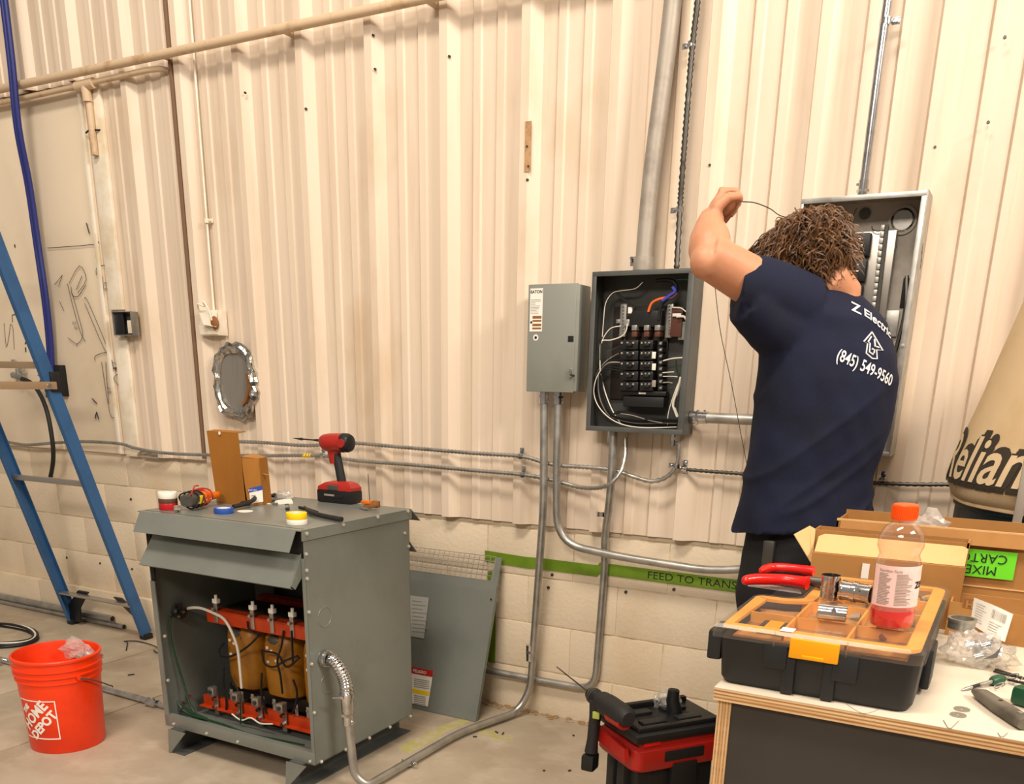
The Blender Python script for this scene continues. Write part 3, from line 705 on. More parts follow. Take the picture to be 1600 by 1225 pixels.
for i in range(5):
    y = 236+i*112; o = -i*18
    qbox('breaker_socket', 236+o, y, 326+o, y+98, .085, .12, 'black_plastic', .008)
    qbox('bus_stab', 262+o, y+22, 300+o, y+28, .12, .123, 'alu', .001); qbox('bus_stab', 262+o, y+50, 300+o, y+56, .12, .123, 'alu', .001)
a = QQ(398, 200, .09); b = QQ(352, 590, .09)
part('neutral_strip', MB().plate([a, a+Vector((.012, 0, 0)), b+Vector((.012, 0, 0)), b], -.012), 'steel_dark', t)
for i in range(14):
    p = a.lerp(b, (i+.5)/14)+Vector((-.004, -.016, 0)); part('strip_terminal', MB().box(p, (.012, .008, .016), .002), 'galv', t)
p = QQ(475, 178, .05); part('knockout_ring', MB().lathe([(.042, 0), (.042, .004), (.034, .004), (.034, 0)], p, 28, Matrix.Rotation(pi/2, 3, 'X')), 'galv_dull', t); part('knockout', MB().cyl(p, p+Vector((0, -.003, 0)), .028, n=24), 'galv', t)
p = QQ(310, 150, .05); part('knockout', MB().lathe([(.0, 0), (.017, 0), (.017, .003), (0, .003)], p, 20, Matrix.Rotation(pi/2, 3, 'X')), 'steel_dark', t)
p = QQ(430, 285, .05); part('ground_stud', MB().cyl(p, p+Vector((0, -.004, 0)), .015, n=16).cyl(p, p+Vector((0, -.012, 0)), .009, n=6), 'zinc_bright', t); part('stud_hole', MB().cyl(p+Vector((0, -.012, 0)), p+Vector((0, -.0125, 0)), .005, n=10), 'ink', t)
for x, y in ((430, 315), (420, 385)): p = QQ(x, y, .05); part('hole', MB().cyl(p, p+Vector((0, -.002, 0)), .003, n=8), 'ink', t)
qbox('cover_sheet', 365, 572, 445, 685, .055, .058, 'galv', .001); qbox('side_slot', 478, 430, 492, 560, .049, .051, 'black_matte', .0005)
P = cr([QQ(492, 420, .08), QQ(490, 520, .09), QQ(480, 600, .09), QQ(455, 700, .09), QQ(440, 760, .09)], 5); part('terminal_bar', MB().tube(P, .006, 6), 'steel_dark', t)
part('hanging_wire', MB().tube(cr([QQ(275, 125, .06), QQ(255, 170, .07), QQ(250, 225, .08)], 4), .0012, 5), 'ink', t)
part('hanging_wire', MB().tube(cr([QQ(340, 205, .09), QQ(345, 220, .10), QQ(375, 225, .10), QQ(400, 200, .09)], 4), .0014, 5), 'ink', t)
p = W(1420, 540, .168); screw(t, (x1-.006, -bf-.003, p.z), r_=.005)
p = W(1443, 385, .168)
for i in range(3): part('scuff', MB().box((x1+.0045, -.12+.01*i, p.z-.02*i), (.001, .004, .03)), 'steel_dark', t)

# ================================================================== transformer
TX0, TX1, TY0, TY1, TZ0, TZ1 = -2.690, -1.952, -1.11, -.525, .10, .90
t = thing('transformer', 'grey floor-standing transformer cabinet with open front showing golden coils', 'transformer', ((TX0+TX1)/2, (TY0+TY1)/2, 0))
th = .003
part('side_panel', MB().bb((TX1-th, TY0, TZ0), (TX1, TY1, TZ1)).bb((TX1-.0, TY0+.001, TZ0), (TX1-.014, TY0-.0015, TZ1-.075)), 'grey_enamel', t)
part('side_panel', MB().bb((TX0, TY0, TZ0), (TX0+th, TY1, TZ1)), 'grey_inner', t)
part('corner_post', MB().bb((TX0-.001, TY0-.003, TZ0), (TX0+.022, TY0+.001, .665)), 'grey_enamel', t)
part('back_panel', MB().bb((TX0, TY1-th, TZ0), (TX1, TY1, TZ1)), 'grey_inner', t)
part('base_pan', MB().bb((TX0, TY0, TZ0), (TX1, TY1, TZ0+.004)), 'grey_inner', t)
part('bottom_rail', MB().bb((TX0, TY0-.003, TZ0), (TX1, TY0, TZ0+.045), .001).bb((TX0, TY0, TZ0+.042), (TX1, TY0+.02, TZ0+.045)), 'grey_enamel', t)
part('inner_baffle', MB().bb((TX0+.004, -.60, TZ0+.10), (-2.58, -.597, TZ1-.02)), 'grey_inner', t)
part('rear_strip', MB().bb((TX0+.004, -.606, TZ0+.035), (-2.3, -.600, TZ0+.095)), 'core_dark', t)
part('floor_grille', MB().bb((-2.60, -.92, TZ0+.005), (-2.40, -.88, TZ0+.011)), 'galv_dull', t)
# lid with flared front hood
LZ = .920; hx0, hx1 = TX0+.005, TX1-.008
part('lid', MB().bb((TX0-.006, TY0-.02, LZ-.004), (TX1+.006, TY1+.01, LZ), .001).bb((TX1+.002, TY0-.012, LZ-.036), (TX1+.006, TY1+.01, LZ-.002)).bb((TX0-.006, TY0, LZ-.036), (TX0-.002, TY1+.01, LZ-.002)), 'grey_enamel', t)
def flare(nm, y0, z0, y1, z1, xa, xb, lip=.008, out=0):
    m = MB(); d = Vector((0, y1-y0, z1-z0)).normalized(); nrm = Vector((0, -d.z, d.y))*.0025
    if nrm.y > 0: nrm = -nrm
    P = [Vector((xa, y0, z0)), Vector((xb, y0, z0)), Vector((xb+out, y1, z1)), Vector((xa-out, y1, z1))]
    m.plate(P, .0025)
    if lip: m.plate([P[3], P[2], P[2]+Vector((0, .012, -.006)), P[3]+Vector((0, .012, -.006))], .002)
    return part(nm, m, 'grey_enamel', t)
flare('hood', TY0-.02, LZ, -1.168, .853, TX0+.006, TX1-.012, 0)
flare('louver', TY0+.005, .835, -1.172, .738, TX0+.03, TX1-.020, .01, .008)
part('louver_end', MB().plate([Vector((TX1-.018, TY0+.003, .84)), Vector((TX1-.010, -1.170, .745)), Vector((TX1-.012, -1.15, .73)), Vector((TX1-.018, TY0+.003, .765))], .002), 'grey_enamel', t)
m_ = MB(); fl = Vector((TX1+.002, TY1+.01, LZ-.002)); m_.plate([fl, fl+Vector((0, .06, -.05)), fl+Vector((-.7, .06, -.05)), fl+Vector((-.7, 0, 0))], .0025); part('rear_hood', m_, 'grey_enamel', t)
m_ = MB(); fl = Vector((TX1-.002, TY1, .80)); m_.plate([fl, fl+Vector((0, .05, -.05)), fl+Vector((-.7, .05, -.05)), fl+Vector((-.7, 0, 0))], .0025); part('rear_louver', m_, 'grey_enamel', t)
part('upper_stop', MB().bb((TX0+.003, TY0+.002, .665), (TX0+.02, TY0+.006, .86)).bb((TX0+.003, TY0+.004, .84), (TX1-.003, TY0+.010, .92)), 'black_matte', t)
# feet: two channels
for fx in (TX0+.075, TX1-.075):
    ft = MB().bb((fx-.03, TY0-.02, TZ0-.004), (fx+.03, TY1+.05, TZ0)).bb((fx-.03, TY0-.02, 0.001), (fx-.026, TY1+.05, TZ0)).bb((fx-.03, TY0-.02, .001), (fx+.03, TY1+.05, .005))
    part('foot_channel', ft, 'panel_dark', t)
    part('foot_plate', MB().plate([(fx-.045, TY0-.028, .001), (fx-.035, TY0-.028, .001), (fx+.055, TY0-.028, TZ0), (fx-.035, TY0-.028, TZ0)], -.004), 'grey_enamel', t)
# screws on the side, lid and rail
for a in ((478, 866), (477, 892), (473, 906), (632, 833), (641, 853), (475, 959), (478, 1041), (481, 1118), (641, 1119), (609, 1136), (577, 1153), (540, 1171), (502, 1190)):
    p = X(a[0], a[1], TX1); 
    p.y = min(max(p.y, TY0+.006), TY1-.006); screw(t, (TX1, p.y, p.z), (1, 0, 0), .0056)
for a in ((479, 834), (536, 820), (590, 808), (637, 799)):
    p = X(a[0], a[1], TX1+.006); screw(t, (TX1+.006, p.y, p.z), (1, 0, 0), .0056)
for a in ((272, 1131), (324, 1152), (372, 1161), (485, 1191), (258, 994), (263, 1063)):
    p = W(a[0], a[1], 1.113); screw(t, (max(p.x, TX0+.008), -1.113, max(p.z, TZ0+.012)), (0, -1, 0), .005)
# knock-out rings on the side
for a in ((507, 964), (511, 1068)):
    p = X(a[0], a[1], TX1); part('knockout_ring', MB().tube([p+Vector((.0005, cos(k*pi/12)*.034, sin(k*pi/12)*.034)) for k in range(24)], .0012, 4, closed=True), 'grey_enamel', t)
# core and coils
t.update_tag() if hasattr(t, 'update_tag') else None
part('core', MB().bb((-2.60, -.86, .16), (-2.04, -.72, .215), .003).bb((-2.60, -.86, .47), (-2.04, -.72, .53), .003).bb((-2.60, -.84, .2), (-2.57, -.74, .5)).bb((-2.06, -.84, .2), (-2.03, -.74, .5)), 'core_dark', t)
for i in range(3):
    cx = -2.480+i*.190; R = []
    for z, s in ((.222, .86), (.232, .97), (.26, 1), (.36, 1.02), (.43, 1), (.455, .96), (.468, .84)):
        R.append([Vector((cx+s*.082*math.copysign(abs(cos(a))**.55, cos(a)), -.80+s*.12*math.copysign(abs(sin(a))**.55, sin(a)), z)) for a in [2*pi*k/28 for k in range(28)]])
    cl = part('coil', MB().rings(R), 'coil_gold', t)
    part('coil_end', MB().lathe([(.06, 0), (.066, .012), (.05, .02), (.03, .012)], (cx, -.80, .462), 16).lathe([(.05, -.01), (.065, 0), (.05, .012)], (cx, -.80, .215), 16), 'core_dark', cl)
    for q in range(4): 
        xx = cx-.035+.02*(q % 3); zz = .42-.025*(q//2)-.01*q
        part('coil_tap', MB().box((xx, -.921, zz), (.01, .006, .01), .001), 'white_plastic', cl)
    part('burn_patch', MB().sphere((cx-.01, -.905, .447), (.035, .018, .02), 10).sphere((cx+.02, -.908, .43), (.012, .012, .02), 8), 'meter_grey', cl)
ob = MB()
for y in (-.935, -.665):
    part('clamp_beam', MB().bb((-2.60, y-.012, .486), (-2.02, y+.012, .536), .003).bb((-2.60, y-.012, .532), (-2.02, y+.035, .537)), 'orange_beam', t)
    part('clamp_beam', MB().bb((-2.66, y-.012, .142), (-2.02, y+.012, .180), .003).bb((-2.66, y-.035, .139), (-2.02, y+.012, .143)), 'orange_beam', t)
for i, cx in enumerate((-2.545, -2.455, -2.36, -2.265, -2.17, -2.08)):
    if i in (0, 2, 4) or i == 3:
        part('terminal_strap', MB().box((cx, -.95, .53), (.018, .006, .075), .001).cyl((cx, -.95, .545), (cx, -.968, .545), .007, n=6), 'alu', t)
        part('insulator', MB().box((cx, -.945, .575), (.024, .02, .018), .003).cyl((cx+.006, -.95, .58), (cx+.006, -.95, .60), .006, n=8), 'white_plastic', t)
for i, cx in enumerate((-2.575, -2.45, -2.345, -2.225)):
    lg = part('lug', MB().bb((cx-.015, -.985, .20), (cx+.015, -.965, .235), .003).bb((cx-.010, -.962, .12), (cx+.010, -.957, .235)), 'alu', t)
    part('lug_screw', MB().cyl((cx, -.986, .218), (cx, -.990, .218), .008, n=8), 'steel_dark', lg)
    for z in (.185, .15): part('bolt', MB().cyl((cx, -.960, z), (cx, -.978, z), .008, n=6), 'zinc_bright', lg)
for i in range(8):
    cx = -2.52+.055*i; part('tap_plate', MB().box((cx, -.93, .198), (.014, .004, .05), .001).cyl((cx, -.932, .21), (cx, -.938, .21), .004, n=6), 'galv_dull', t)
def UU_(x, y, b): return W(240+x*.2448, 900+y*.2449, b)
def cable(pts, m, r_, b, nm='wire', lab=None): return wire(pts, m, r_, b, t, UU_, nm, lab)
p0 = X(281, 955, TX0+.02); pb0 = -p0.y
cable([(168, 226), (230, 205), (300, 205), (380, 235), (450, 275), (500, 360), (535, 460), (550, 580), (562, 715)], 'white_wire', .0055, [1.005, .975, .965, .965, .97, .975, .98, .985, .975], 'wire', 'white wire arching down to a lug')
cable([(150, 235), (108, 270), (110, 400), (150, 550), (190, 680), (225, 800), (260, 870)], 'green_wire', .004, [1.005, 1.062, 1.068, 1.06, 1.05, 1.05, 1.05])
for i in range(5):
    cable([(140+i*6, 760+i*8), (160+i*8, 820+i*4), (220+i*10, 880-i*3), (330, 915-i*4), (450, 950-i*3), (600, 1005-i*2), (800, 1045), (960, 1078)] if i < 2 else [(140+i*8, 770+i*12), (180+i*8, 840), (260, 890-i*4), (340, 925-i*4)], 'green_wire', .0038, 1.05-.012*i)
for i, (x, y) in enumerate(((130, 190), (175, 165), (190, 230), (160, 260), (140, 225))):
    part('bushing_lug', MB().cyl(p0, UU_(x, y, pb0+.03), .006, n=8), 'steel_dark', t)
part('bushing', MB().cyl(Vector((TX0+.002, p0.y, p0.z)), Vector((TX0+.03, p0.y, p0.z)), .028, n=16), 'steel_dark', t)
q = UU_(150, 790, 1.05)
for dz in (0, .02, .04): part('ground_lug', MB().box((TX0+.02, q.y+dz, TZ0+.05+dz), (.02, .012, .012), .002), 'zinc_bright', t)
for P in ([(450, 430), (420, 470), (435, 515), (500, 510), (600, 450), (680, 370)], [(690, 470), (710, 560), (770, 580), (830, 545), (920, 510)], [(830, 350), (815, 450), (790, 540), (810, 640), (822, 750)], [(450, 590), (445, 700), (465, 800), (460, 880)],
          [(690, 620), (688, 740), (705, 820), (720, 880)], [(890, 660), (915, 740), (905, 830), (880, 880)], [(600, 290), (610, 340), (680, 380)], [(880, 350), (885, 450), (890, 560)], [(480, 620), (510, 680), (540, 730)], [(700, 480), (790, 500), (850, 580), (930, 520)]):
    cable(P, 'black_plastic', .0042, .955)
cable([(500, 880), (560, 920), (620, 905), (680, 940), (760, 945)], 'white_wire', .003, .99); cable([(552, 780), (556, 860), (555, 945)], 'green_wire', .003, .995)
# flexible conduit on the side
p = X(514, 1030, TX1); A = Vector((TX1, -1.045, .475))
fx = part('conduit_hub', MB().cyl(A, A+Vector((.03, 0, 0)), .026, n=16).cyl(A+Vector((.008, 0, 0)), A+Vector((.018, 0, 0)), .031, n=8), 'zinc_bright', t)
t2 = thing('flexible_conduit', 'ribbed flexible metal conduit curving from the transformer side to the floor conduit', 'conduit', (-1.862, -1.035, .31))
P = cr([A+Vector((.032, 0, 0)), A+Vector((.055, .0, -.008)), A+Vector((.078, .004, -.045)), Vector((-1.864, -1.037, .395)), Vector((-1.862, -1.035, .345))], 16)
out = [P[0]]
for i in range(1, len(P)):
    seg = P[i]-P[i-1]; n = max(1, round(seg.length/.0045))
    for j in range(n): out.append(P[i-1]+seg*((j+1)/n))
part('sheath', MB().tube(out, [.0235 if (i//2) % 2 else .0195 for i in range(len(out))], 16), 'zinc_bright', t2, angle=60)
part('sleeve', MB().cyl((-1.862, -1.035, .36), (-1.862, -1.035, .345), .0265, n=16).cyl((-1.862, -1.035, .345), (-1.862, -1.035, .30), .022, n=16), 'zinc_bright', t2)
part('clamp_screw', MB().cyl((-1.862, -1.06, .353), (-1.885, -1.085, .355), .003, n=8).box((-1.862, -1.06, .353), (.014, .012, .012), .002), 'zinc_bright', t2)

# ================================================================== leaning transformer cover
t = thing('leaning_cover', 'grey transformer cover sheet with a grille top leaning on the block wall', 'cover', (-2.1, -.24, 0))
cx0, cx1 = -2.52, -1.823
y0, y1, ym, zm, zt = -.248, -.035, -.085, .535, .672
part('cover_sheet', MB().plate([(cx0, y0, .002), (cx1, y0, .002), (cx1, ym, zm), (cx0, ym, zm)], -.003), 'grey_enamel', t)
gy = lambda z: ym+(y1-ym)*(z-zm)/(zt-zm)
zb = zm+.04
part('grille_frame', MB().plate([(cx0, ym, zm), (cx1, ym, zm), (cx1, gy(zb), zb), (cx0, gy(zb), zb)], -.003).plate([(cx1-.035, gy(zb), zb), (cx1, gy(zb), zb), (cx1, y1, zt), (cx1-.03, y1, zt)], -.003).plate([(cx1, y0, .002), (cx1, y0+.02, .002), (cx1, ym+.02, zm), (cx1, ym, zm)], .002), 'grey_enamel', t)
for i in range(6):
    z = zb+(zt-zb)*i/5; part('grille_wire', MB().cyl((cx0, gy(z), z), (cx1-.03, gy(z), z), .0016, n=5), 'galv_dull', t)
for i in range(27):
    x = cx0+(cx1-.03-cx0)*i/26; part('grille_wire', MB().cyl((x, gy(zb), zb), (x, y1, zt), .0016, n=5), 'galv_dull', t)
nrm = Vector((0, -(zm), (ym-y0))).normalized()
def onc(px_, py_, e=.0):       # point on the sloping sheet
    d = _ray(px_, py_); n = Vector((0, zm, -(ym-y0))); P0 = Vector((0, y0, .002))
    return CAM+d*((P0-CAM).dot(n)/d.dot(n))
def decal(nm, quad, m, off=.004, root=t):
    P = [onc(*q) for q in quad]; k = Vector((0, -1, .3)).normalized()*off
    return part(nm, MB().plate([p+k for p in P], .0005), m, root)
pl = decal('data_plate', [(640, 930), (671, 934), (663, 998), (640, 994)], 'plate_grey')
for i in range(9): decal('plate_line', [(645, 938+i*6), (645+16+(i*5) % 9, 940+i*6), (645+16+(i*5) % 9, 941.2+i*6), (645, 939.2+i*6)], 'ink_faint', .0052, pl)
dl = decal('danger_label', [(640, 1041), (678, 1048), (669, 1104), (640, 1098)], 'label_white')
decal('danger_band', [(640, 1041), (678, 1048), (676.5, 1058), (640, 1051)], 'ink_red', .0052, dl)
decal('warning_band', [(645, 1076), (672, 1081), (671, 1087), (645, 1082)], 'tape_yellow', .0052, dl)
c0 = onc(657, 1049.5); cR = onc(670, 1052); ax = (cR-c0).normalized()
part('lettering', text_mb('PELIGRO', .018, frame(c0+Vector((0, -.0062, .001)), (1, 0, 0), (0, (ym-y0), zm)), bold=.0004), 'label_white', dl)
for i in range(5): decal('print_line', [(648, 1060+i*3), (672, 1064+i*3), (672, 1065+i*3), (648, 1061+i*3)], 'ink_faint', .0052, dl)
for i in range(5): decal('print_line', [(648, 1086+i*3), (666, 1089+i*3), (666, 1090+i*3), (648, 1087+i*3)], 'ink_faint', .0052, dl)
p = onc(768, 936); part('hole', MB().cyl(p+Vector((0, -.004, 0)), p+Vector((0, -.006, 0)), .004, n=8), 'ink', t)

# ================================================================== things on top of the transformer (z = .920)
TT = .9205
def on_top(px_, py_): return Z(px_, py_, TT)
def roll(name, lbl, c, R_, h, bands, root=None, grp='tape rolls on the transformer lid', hole=.6):
    t = thing(name, lbl, 'tape', c, 0, grp)
    z = c[2]
    for nm, m, k in bands:
        z1 = z+h*k; part(nm, MB().lathe([(R_*hole, z), (R_*.985, z), (R_, z+.001), (R_, z1-.001), (R_*.985, z1), (R_*hole, z1), (R_*hole, z)], (c[0], c[1], 0), 32, cap=False), m, t); z = z1
    part('core', MB().lathe([(R_*hole*.9, c[2]), (R_*hole, c[2]), (R_*hole, z), (R_*hole*.9, z), (R_*hole*.9, c[2])], (c[0], c[1], 0), 28, cap=False), 'label_white', t)
    return t
c = on_top(254, 789); c = on_top(254, 797)+Vector((0, .028, 0))
roll('tape_roll', 'stack of red, brown and white tape rolls at the lid\'s far left corner', c, .033, .062, (('red_roll', 'tape_red', .38), ('brown_roll', 'tape_brown', .26), ('white_roll', 'tape_white', .36)))
c = on_top(340, 803)+Vector((0, .03, 0)); roll('tape_roll', 'low blue tape roll lying beside the orange meter', c, .034, .018, (('blue_roll', 'tape_blue', 1),), hole=.7)
c = on_top(457, 820)+Vector((0, .022, 0)); roll('tape_roll', 'yellow tape roll stacked on a white roll near the lid\'s front edge', c, .034, .038, (('white_roll', 'tape_white', .45), ('yellow_roll', 'tape_yellow', .55)), hole=.6)
# clamp meter
a = on_top(282, 800)+Vector((0, .03, .034)); b = on_top(350, 782)+Vector((0, .0, .038))
t = thing('clamp_meter', 'orange and grey clamp meter wrapped in its dark red test leads', 'meter', on_top(300, 797))
d = (b-a); L_ = d.length; d.normalize(); F = frame(a, d, (0, 0, 1))
def loc(x, y, z): return F @ Vector((x*1.22, y, z*1.05))
R = []
for s_, w_, h_ in ((0, .022, .018), (.008, .027, .021), (.05, .026, .022), (.085, .030, .022), (.11, .028, .019), (.125, .02, .016)):
    R.append([loc(s_, h_*math.copysign(abs(sin(q))**.6, sin(q)), w_*math.copysign(abs(cos(q))**.6, cos(q))) for q in [2*pi*k/20 for k in range(20)]])
part('body', MB().rings(R), 'meter_grey', t)
part('grip_band', MB().rings([[loc(s_, (h_+.002)*math.copysign(abs(sin(q))**.6, sin(q)), (w_+.002)*math.copysign(abs(cos(q))**.6, cos(q))) for q in [2*pi*k/20 for k in range(20)]] for s_, w_, h_ in ((.07, .027, .021), (.085, .031, .023), (.112, .028, .019))]), 'meter_orange', t)
part('side_grip', MB().box(loc(.045, .0, .026), (.035, .028, .012), .004, F.to_3x3()), 'tape_yellow', t, 'yellow side grip')
J = [loc(.12+.065*sin(q)*.55+.0, .010+.0, .034*cos(q)) for q in [pi*k/10 for k in range(11)]]
part('jaw', MB().tube([loc(.118, 0, .022), loc(.14, 0, .030), loc(.165, 0, .024), loc(.178, 0, .004)], [.014, .013, .011, .008], 10), 'meter_orange', t)
part('jaw', MB().tube([loc(.118, 0, -.022), loc(.14, 0, -.030), loc(.165, 0, -.024), loc(.178, 0, -.006)], [.014, .013, .011, .008], 10), 'orange_wire', t)
for j in range(4):
    x = .02+.028*j; P = [loc(x+.012*sin(q*2), .030*sin(q), .034*cos(q)) for q in [2*pi*k/16 for k in range(16)]]
    part('test_lead', MB().tube(P, .0032, 6, closed=True), 'red_tool' if j > 1 else 'black_plastic', t)
part('test_lead', MB().tube(cr([loc(.0, .02, .02), loc(-.015, .03, .03), loc(.02, .045, .02), loc(.06, .045, .0), loc(.10, .04, -.01)], 5), .003, 6), 'red_tool', t)
q = on_top(270, 801); part('probe_clip', MB().box(q+Vector((0, .02, .012)), (.012, .02, .022), .003).cyl(q+Vector((0, .01, .01)), q+Vector((.02, .02, .01)), .004, n=8), 'galv_dull', t)
# cardboard carton: tall open flap with smaller box behind
t = thing('cardboard_carton', 'brown cardboard box with tall raised flap and blue-white label on transformer', 'box', on_top(385, 786))
fl = on_top(357, 787); fr = on_top(386, 781)   # front foot of the tall panel
cz = TT
lx0, lx1 = on_top(340, 787).x, on_top(383, 784).x
yb = fl.y
def wy(px_, py_, y): d = _ray(px_, py_); return CAM+d*((y-CAM.y)/d.y)
A0 = wy(339, 788, yb); A1 = wy(383, 788, yb); A2 = wy(371, 677, yb); A3 = wy(323, 675, yb)
A0.z = A1.z = cz; A3.z = A2.z = (A3.z+A2.z)/2
part('flap', MB().plate([A0, A1, A2, A3], -.004), 'cardboard', t)
part('flap_tip', MB().plate([A3, A2, A2+Vector((0, .04, .004)), A3+Vector((0, .04, .004))], .003), 'cardboard', t)
part('notch', MB().cyl(A3.lerp(A2, .45)+Vector((0, -.005, -.002)), A3.lerp(A2, .45)+Vector((0, -.0045, -.002)), .006, n=12), 'label_white', t)
B1 = wy(410, 782, yb+.05); B1.z = cz; B2 = wy(402, 718, yb+.04)
bx0 = A1.x+.002; bx1 = B1.x-.004; bz = B2.z
part('box_side', MB().plate([(bx0, yb+.012, cz), (bx1, yb+.055, cz), (bx1-.006, yb+.055, bz), (bx0-.020, yb+.012, bz+.005)], .004), 'cardboard', t)
part('box_back', MB().plate([(A0.x, yb+.11, cz), (bx1-.02, yb+.12, cz), (bx1-.03, yb+.12, bz), (A0.x, yb+.11, bz)], .004), 'cardboard', t)
part('box_side', MB().plate([(A0.x, yb+.005, cz), (A0.x, yb+.11, cz), (A0.x-.01, yb+.11, bz), (A0.x-.01, yb+.005, bz)], .004), 'cardboard', t)
part('box_side', MB().plate([(bx1, yb+.055, cz), (bx1-.02, yb+.12, cz), (bx1-.03, yb+.12, bz), (bx1-.006, yb+.055, bz)], .004), 'cardboard', t)
part('top_flap', MB().plate([(bx1-.006, yb+.055, bz), (bx1-.03, yb+.12, bz), (bx0-.04, yb+.10, bz+.012), (bx0-.02, yb+.012, bz+.008)], .003), 'carton_tan', t)
part('bent_flap', MB().plate([(bx1-.004, yb+.07, bz-.055), (bx1+.02, yb+.08, bz-.062), (bx1, yb+.09, bz-.066)], .003), 'carton_tan', t)
e = Vector((bx1-bx0, .043, 0)).normalized(); LF = frame(Vector((bx0, yb+.012, cz)), e, (0, 0, 1)); wl = (Vector((bx1-bx0, .043, 0))).length
lb = part('label', MB().prism([(.010, .006), (wl+.0015, .012), (wl+.0015, .072), (.006, .062)], LF @ Matrix.Translation((0, 0, .0045)), .0008), 'label_white', t)
part('label_band', MB().prism([(.006, .047), (wl+.0015, .056), (wl+.0015, .073), (.005, .062)], LF @ Matrix.Translation((0, 0, .0055)), .0006), 'blue_print', lb)
part('lettering', text_mb('EATON', .009, LF @ Matrix.Translation((.019, .0555, .0066))), 'label_white', lb)
part('print', MB().prism([(.013, .036), (.030, .038), (.030, .035), (.013, .033)], LF @ Matrix.Translation((0, 0, .0055)), .0003).prism([(.013, .028), (.027, .030), (.027, .027), (.013, .025)], LF @ Matrix.Translation((0, 0, .0055)), .0003), 'ink_faint', lb)
# impact driver
def wpt(x, y, yy, z=None):
    p = wy(220+x*.275, 660+y*.275, yy); 
    return p
bat = on_top(522, 786)+Vector((0, .035, 0)); yd = bat.y
t = thing('impact_driver', 'red and black cordless impact driver standing on its battery', 'power tool', bat)
bx = wy(522, 780, yd)
p0 = wpt(1000, 460, yd-.035); p1 = wpt(1190, 468, yd-.035); hz = wpt(1000, 378, yd-.035).z
wd = p1.x-p0.x; cxx = (p0.x+p1.x)/2+.004
part('battery', MB().box((cxx, yd, TT+.024), (wd, .075, .048), .006).box((cxx, yd-.036, TT+.026), (wd*.55, .008, .012), .002), 'black_plastic', t)
part('battery_marking', MB().box((cxx-.018, yd-.0405, TT+.030), (wd*.3, .001, .007)), 'galv_dull', t)
part('base_shoe', MB().rings([[Vector((cxx+x*s_+o_, yd+y*.034*s_, z)) for x, y in ((-wd*.49, -1), (wd*.49, -1), (wd*.49, 1), (-wd*.49, 1))] for s_, o_, z in ((1, 0, TT+.048), (.98, .002, TT+.060), (.74, .010, TT+.075), (.45, .016, TT+.082))]), 'red_tool', t)
part('shoe_detail', MB().box((cxx-.005, yd-.034, TT+.058), (.05, .006, .02), .003), 'meter_grey', t)
hb = wpt(1140, 325, yd); ht = wpt(1105, 165, yd); 
P = [hb+Vector((0, 0, -.02)), hb, hb.lerp(ht, .5)+Vector((.002, 0, 0)), ht, ht+Vector((-.004, 0, .03))]
R = []
for p, s_ in zip(P, (.020, .019, .018, .022, .026)):
    R.append([p+Vector((s_*cos(q), .016*sin(q), 0)) for q in [2*pi*k/16 for k in range(16)]])
part('handle', MB().rings(R), 'rubber', t)
hc = wpt(1100, 112, yd)
hx = lambda x: wpt(x, 112, yd).x
R = []
for x, r_, dz in ((1018, .010, .003), (1028, .020, .001), (1045, .031, -.003), (1075, .036, -.004), (1120, .036, -.002), (1152, .036, -.001)):
    R.append([Vector((hx(x), yd+r_*.95*cos(q), hc.z+dz+r_*sin(q))) for q in [2*pi*k/20 for k in range(20)]])
part('gear_housing', MB().rings(R), 'red_tool', t)
R = []
for x, r_ in ((1150, .0355), (1178, .0355), (1192, .030), (1198, .016)):
    R.append([Vector((hx(x), yd+r_*.95*cos(q), hc.z+r_*sin(q))) for q in [2*pi*k/20 for k in range(20)]])
part('motor_cap', MB().rings(R), 'black_plastic', t)
part('red_neck', MB().rings([[ht+Vector((-.006+s2*cos(q), .018*sin(q), dz_)) for q in [2*pi*k/16 for k in range(16)]] for dz_, s2 in ((-.045, .018), (-.03, .024), (0, .030), (.02, .032))]), 'red_tool', t)
part('motor_badge', MB().cyl((hx(1168), yd-.030, hc.z), (hx(1168), yd-.036, hc.z), .016, n=16), 'red_tool', t)
part('trigger', MB().box((hx(1085), yd, hc.z-.045), (.014, .014, .035), .005), 'red_tool', t)
part('bit_holder', MB().cyl((hx(1020), yd, hc.z+.003), (hx(985), yd, hc.z+.003), .006, .004, 10).cyl((hx(985), yd, hc.z+.003), (hx(915), yd, hc.z+.004), .003, n=8), 'steel_dark', t)
part('bit', MB().cyl((hx(918), yd, hc.z+.004), (hx(905), yd, hc.z+.004), .0055, n=8).cyl((hx(905), yd, hc.z+.004), (hx(868), yd, hc.z+.005), .004, .0015, 8), 'steel_dark', t)
# small orange clip light with upright bit
q = on_top(573, 797)
t = thing('wire_stripper_block', 'small worn orange tool with a thin rod standing up behind the driver', 'tool', q)
part('body', MB().box(q+Vector((-.002, .02, .013)), (.075, .022, .018), .005, Matrix.Rotation(-.25, 3, 'Y')).box(q+Vector((.02, .03, .02)), (.03, .02, .026), .006), 'torn_brown', t)
part('orange_shell', MB().box(q+Vector((-.012, .018, .026)), (.04, .024, .012), .004), 'meter_orange', t)
part('jaw', MB().box(q+Vector((-.03, .01, .008)), (.02, .01, .014), .002).cyl(q+Vector((-.01, -.005, .005)), q+Vector((.012, -.008, .005)), .005, n=8), 'galv', t)
rt = wy(575, 741, q.y+.02); part('rod', MB().cyl(q+Vector((.0, .02, .03)), (rt.x, q.y+.02, rt.z), .0014, n=6), 'steel_dark', t)
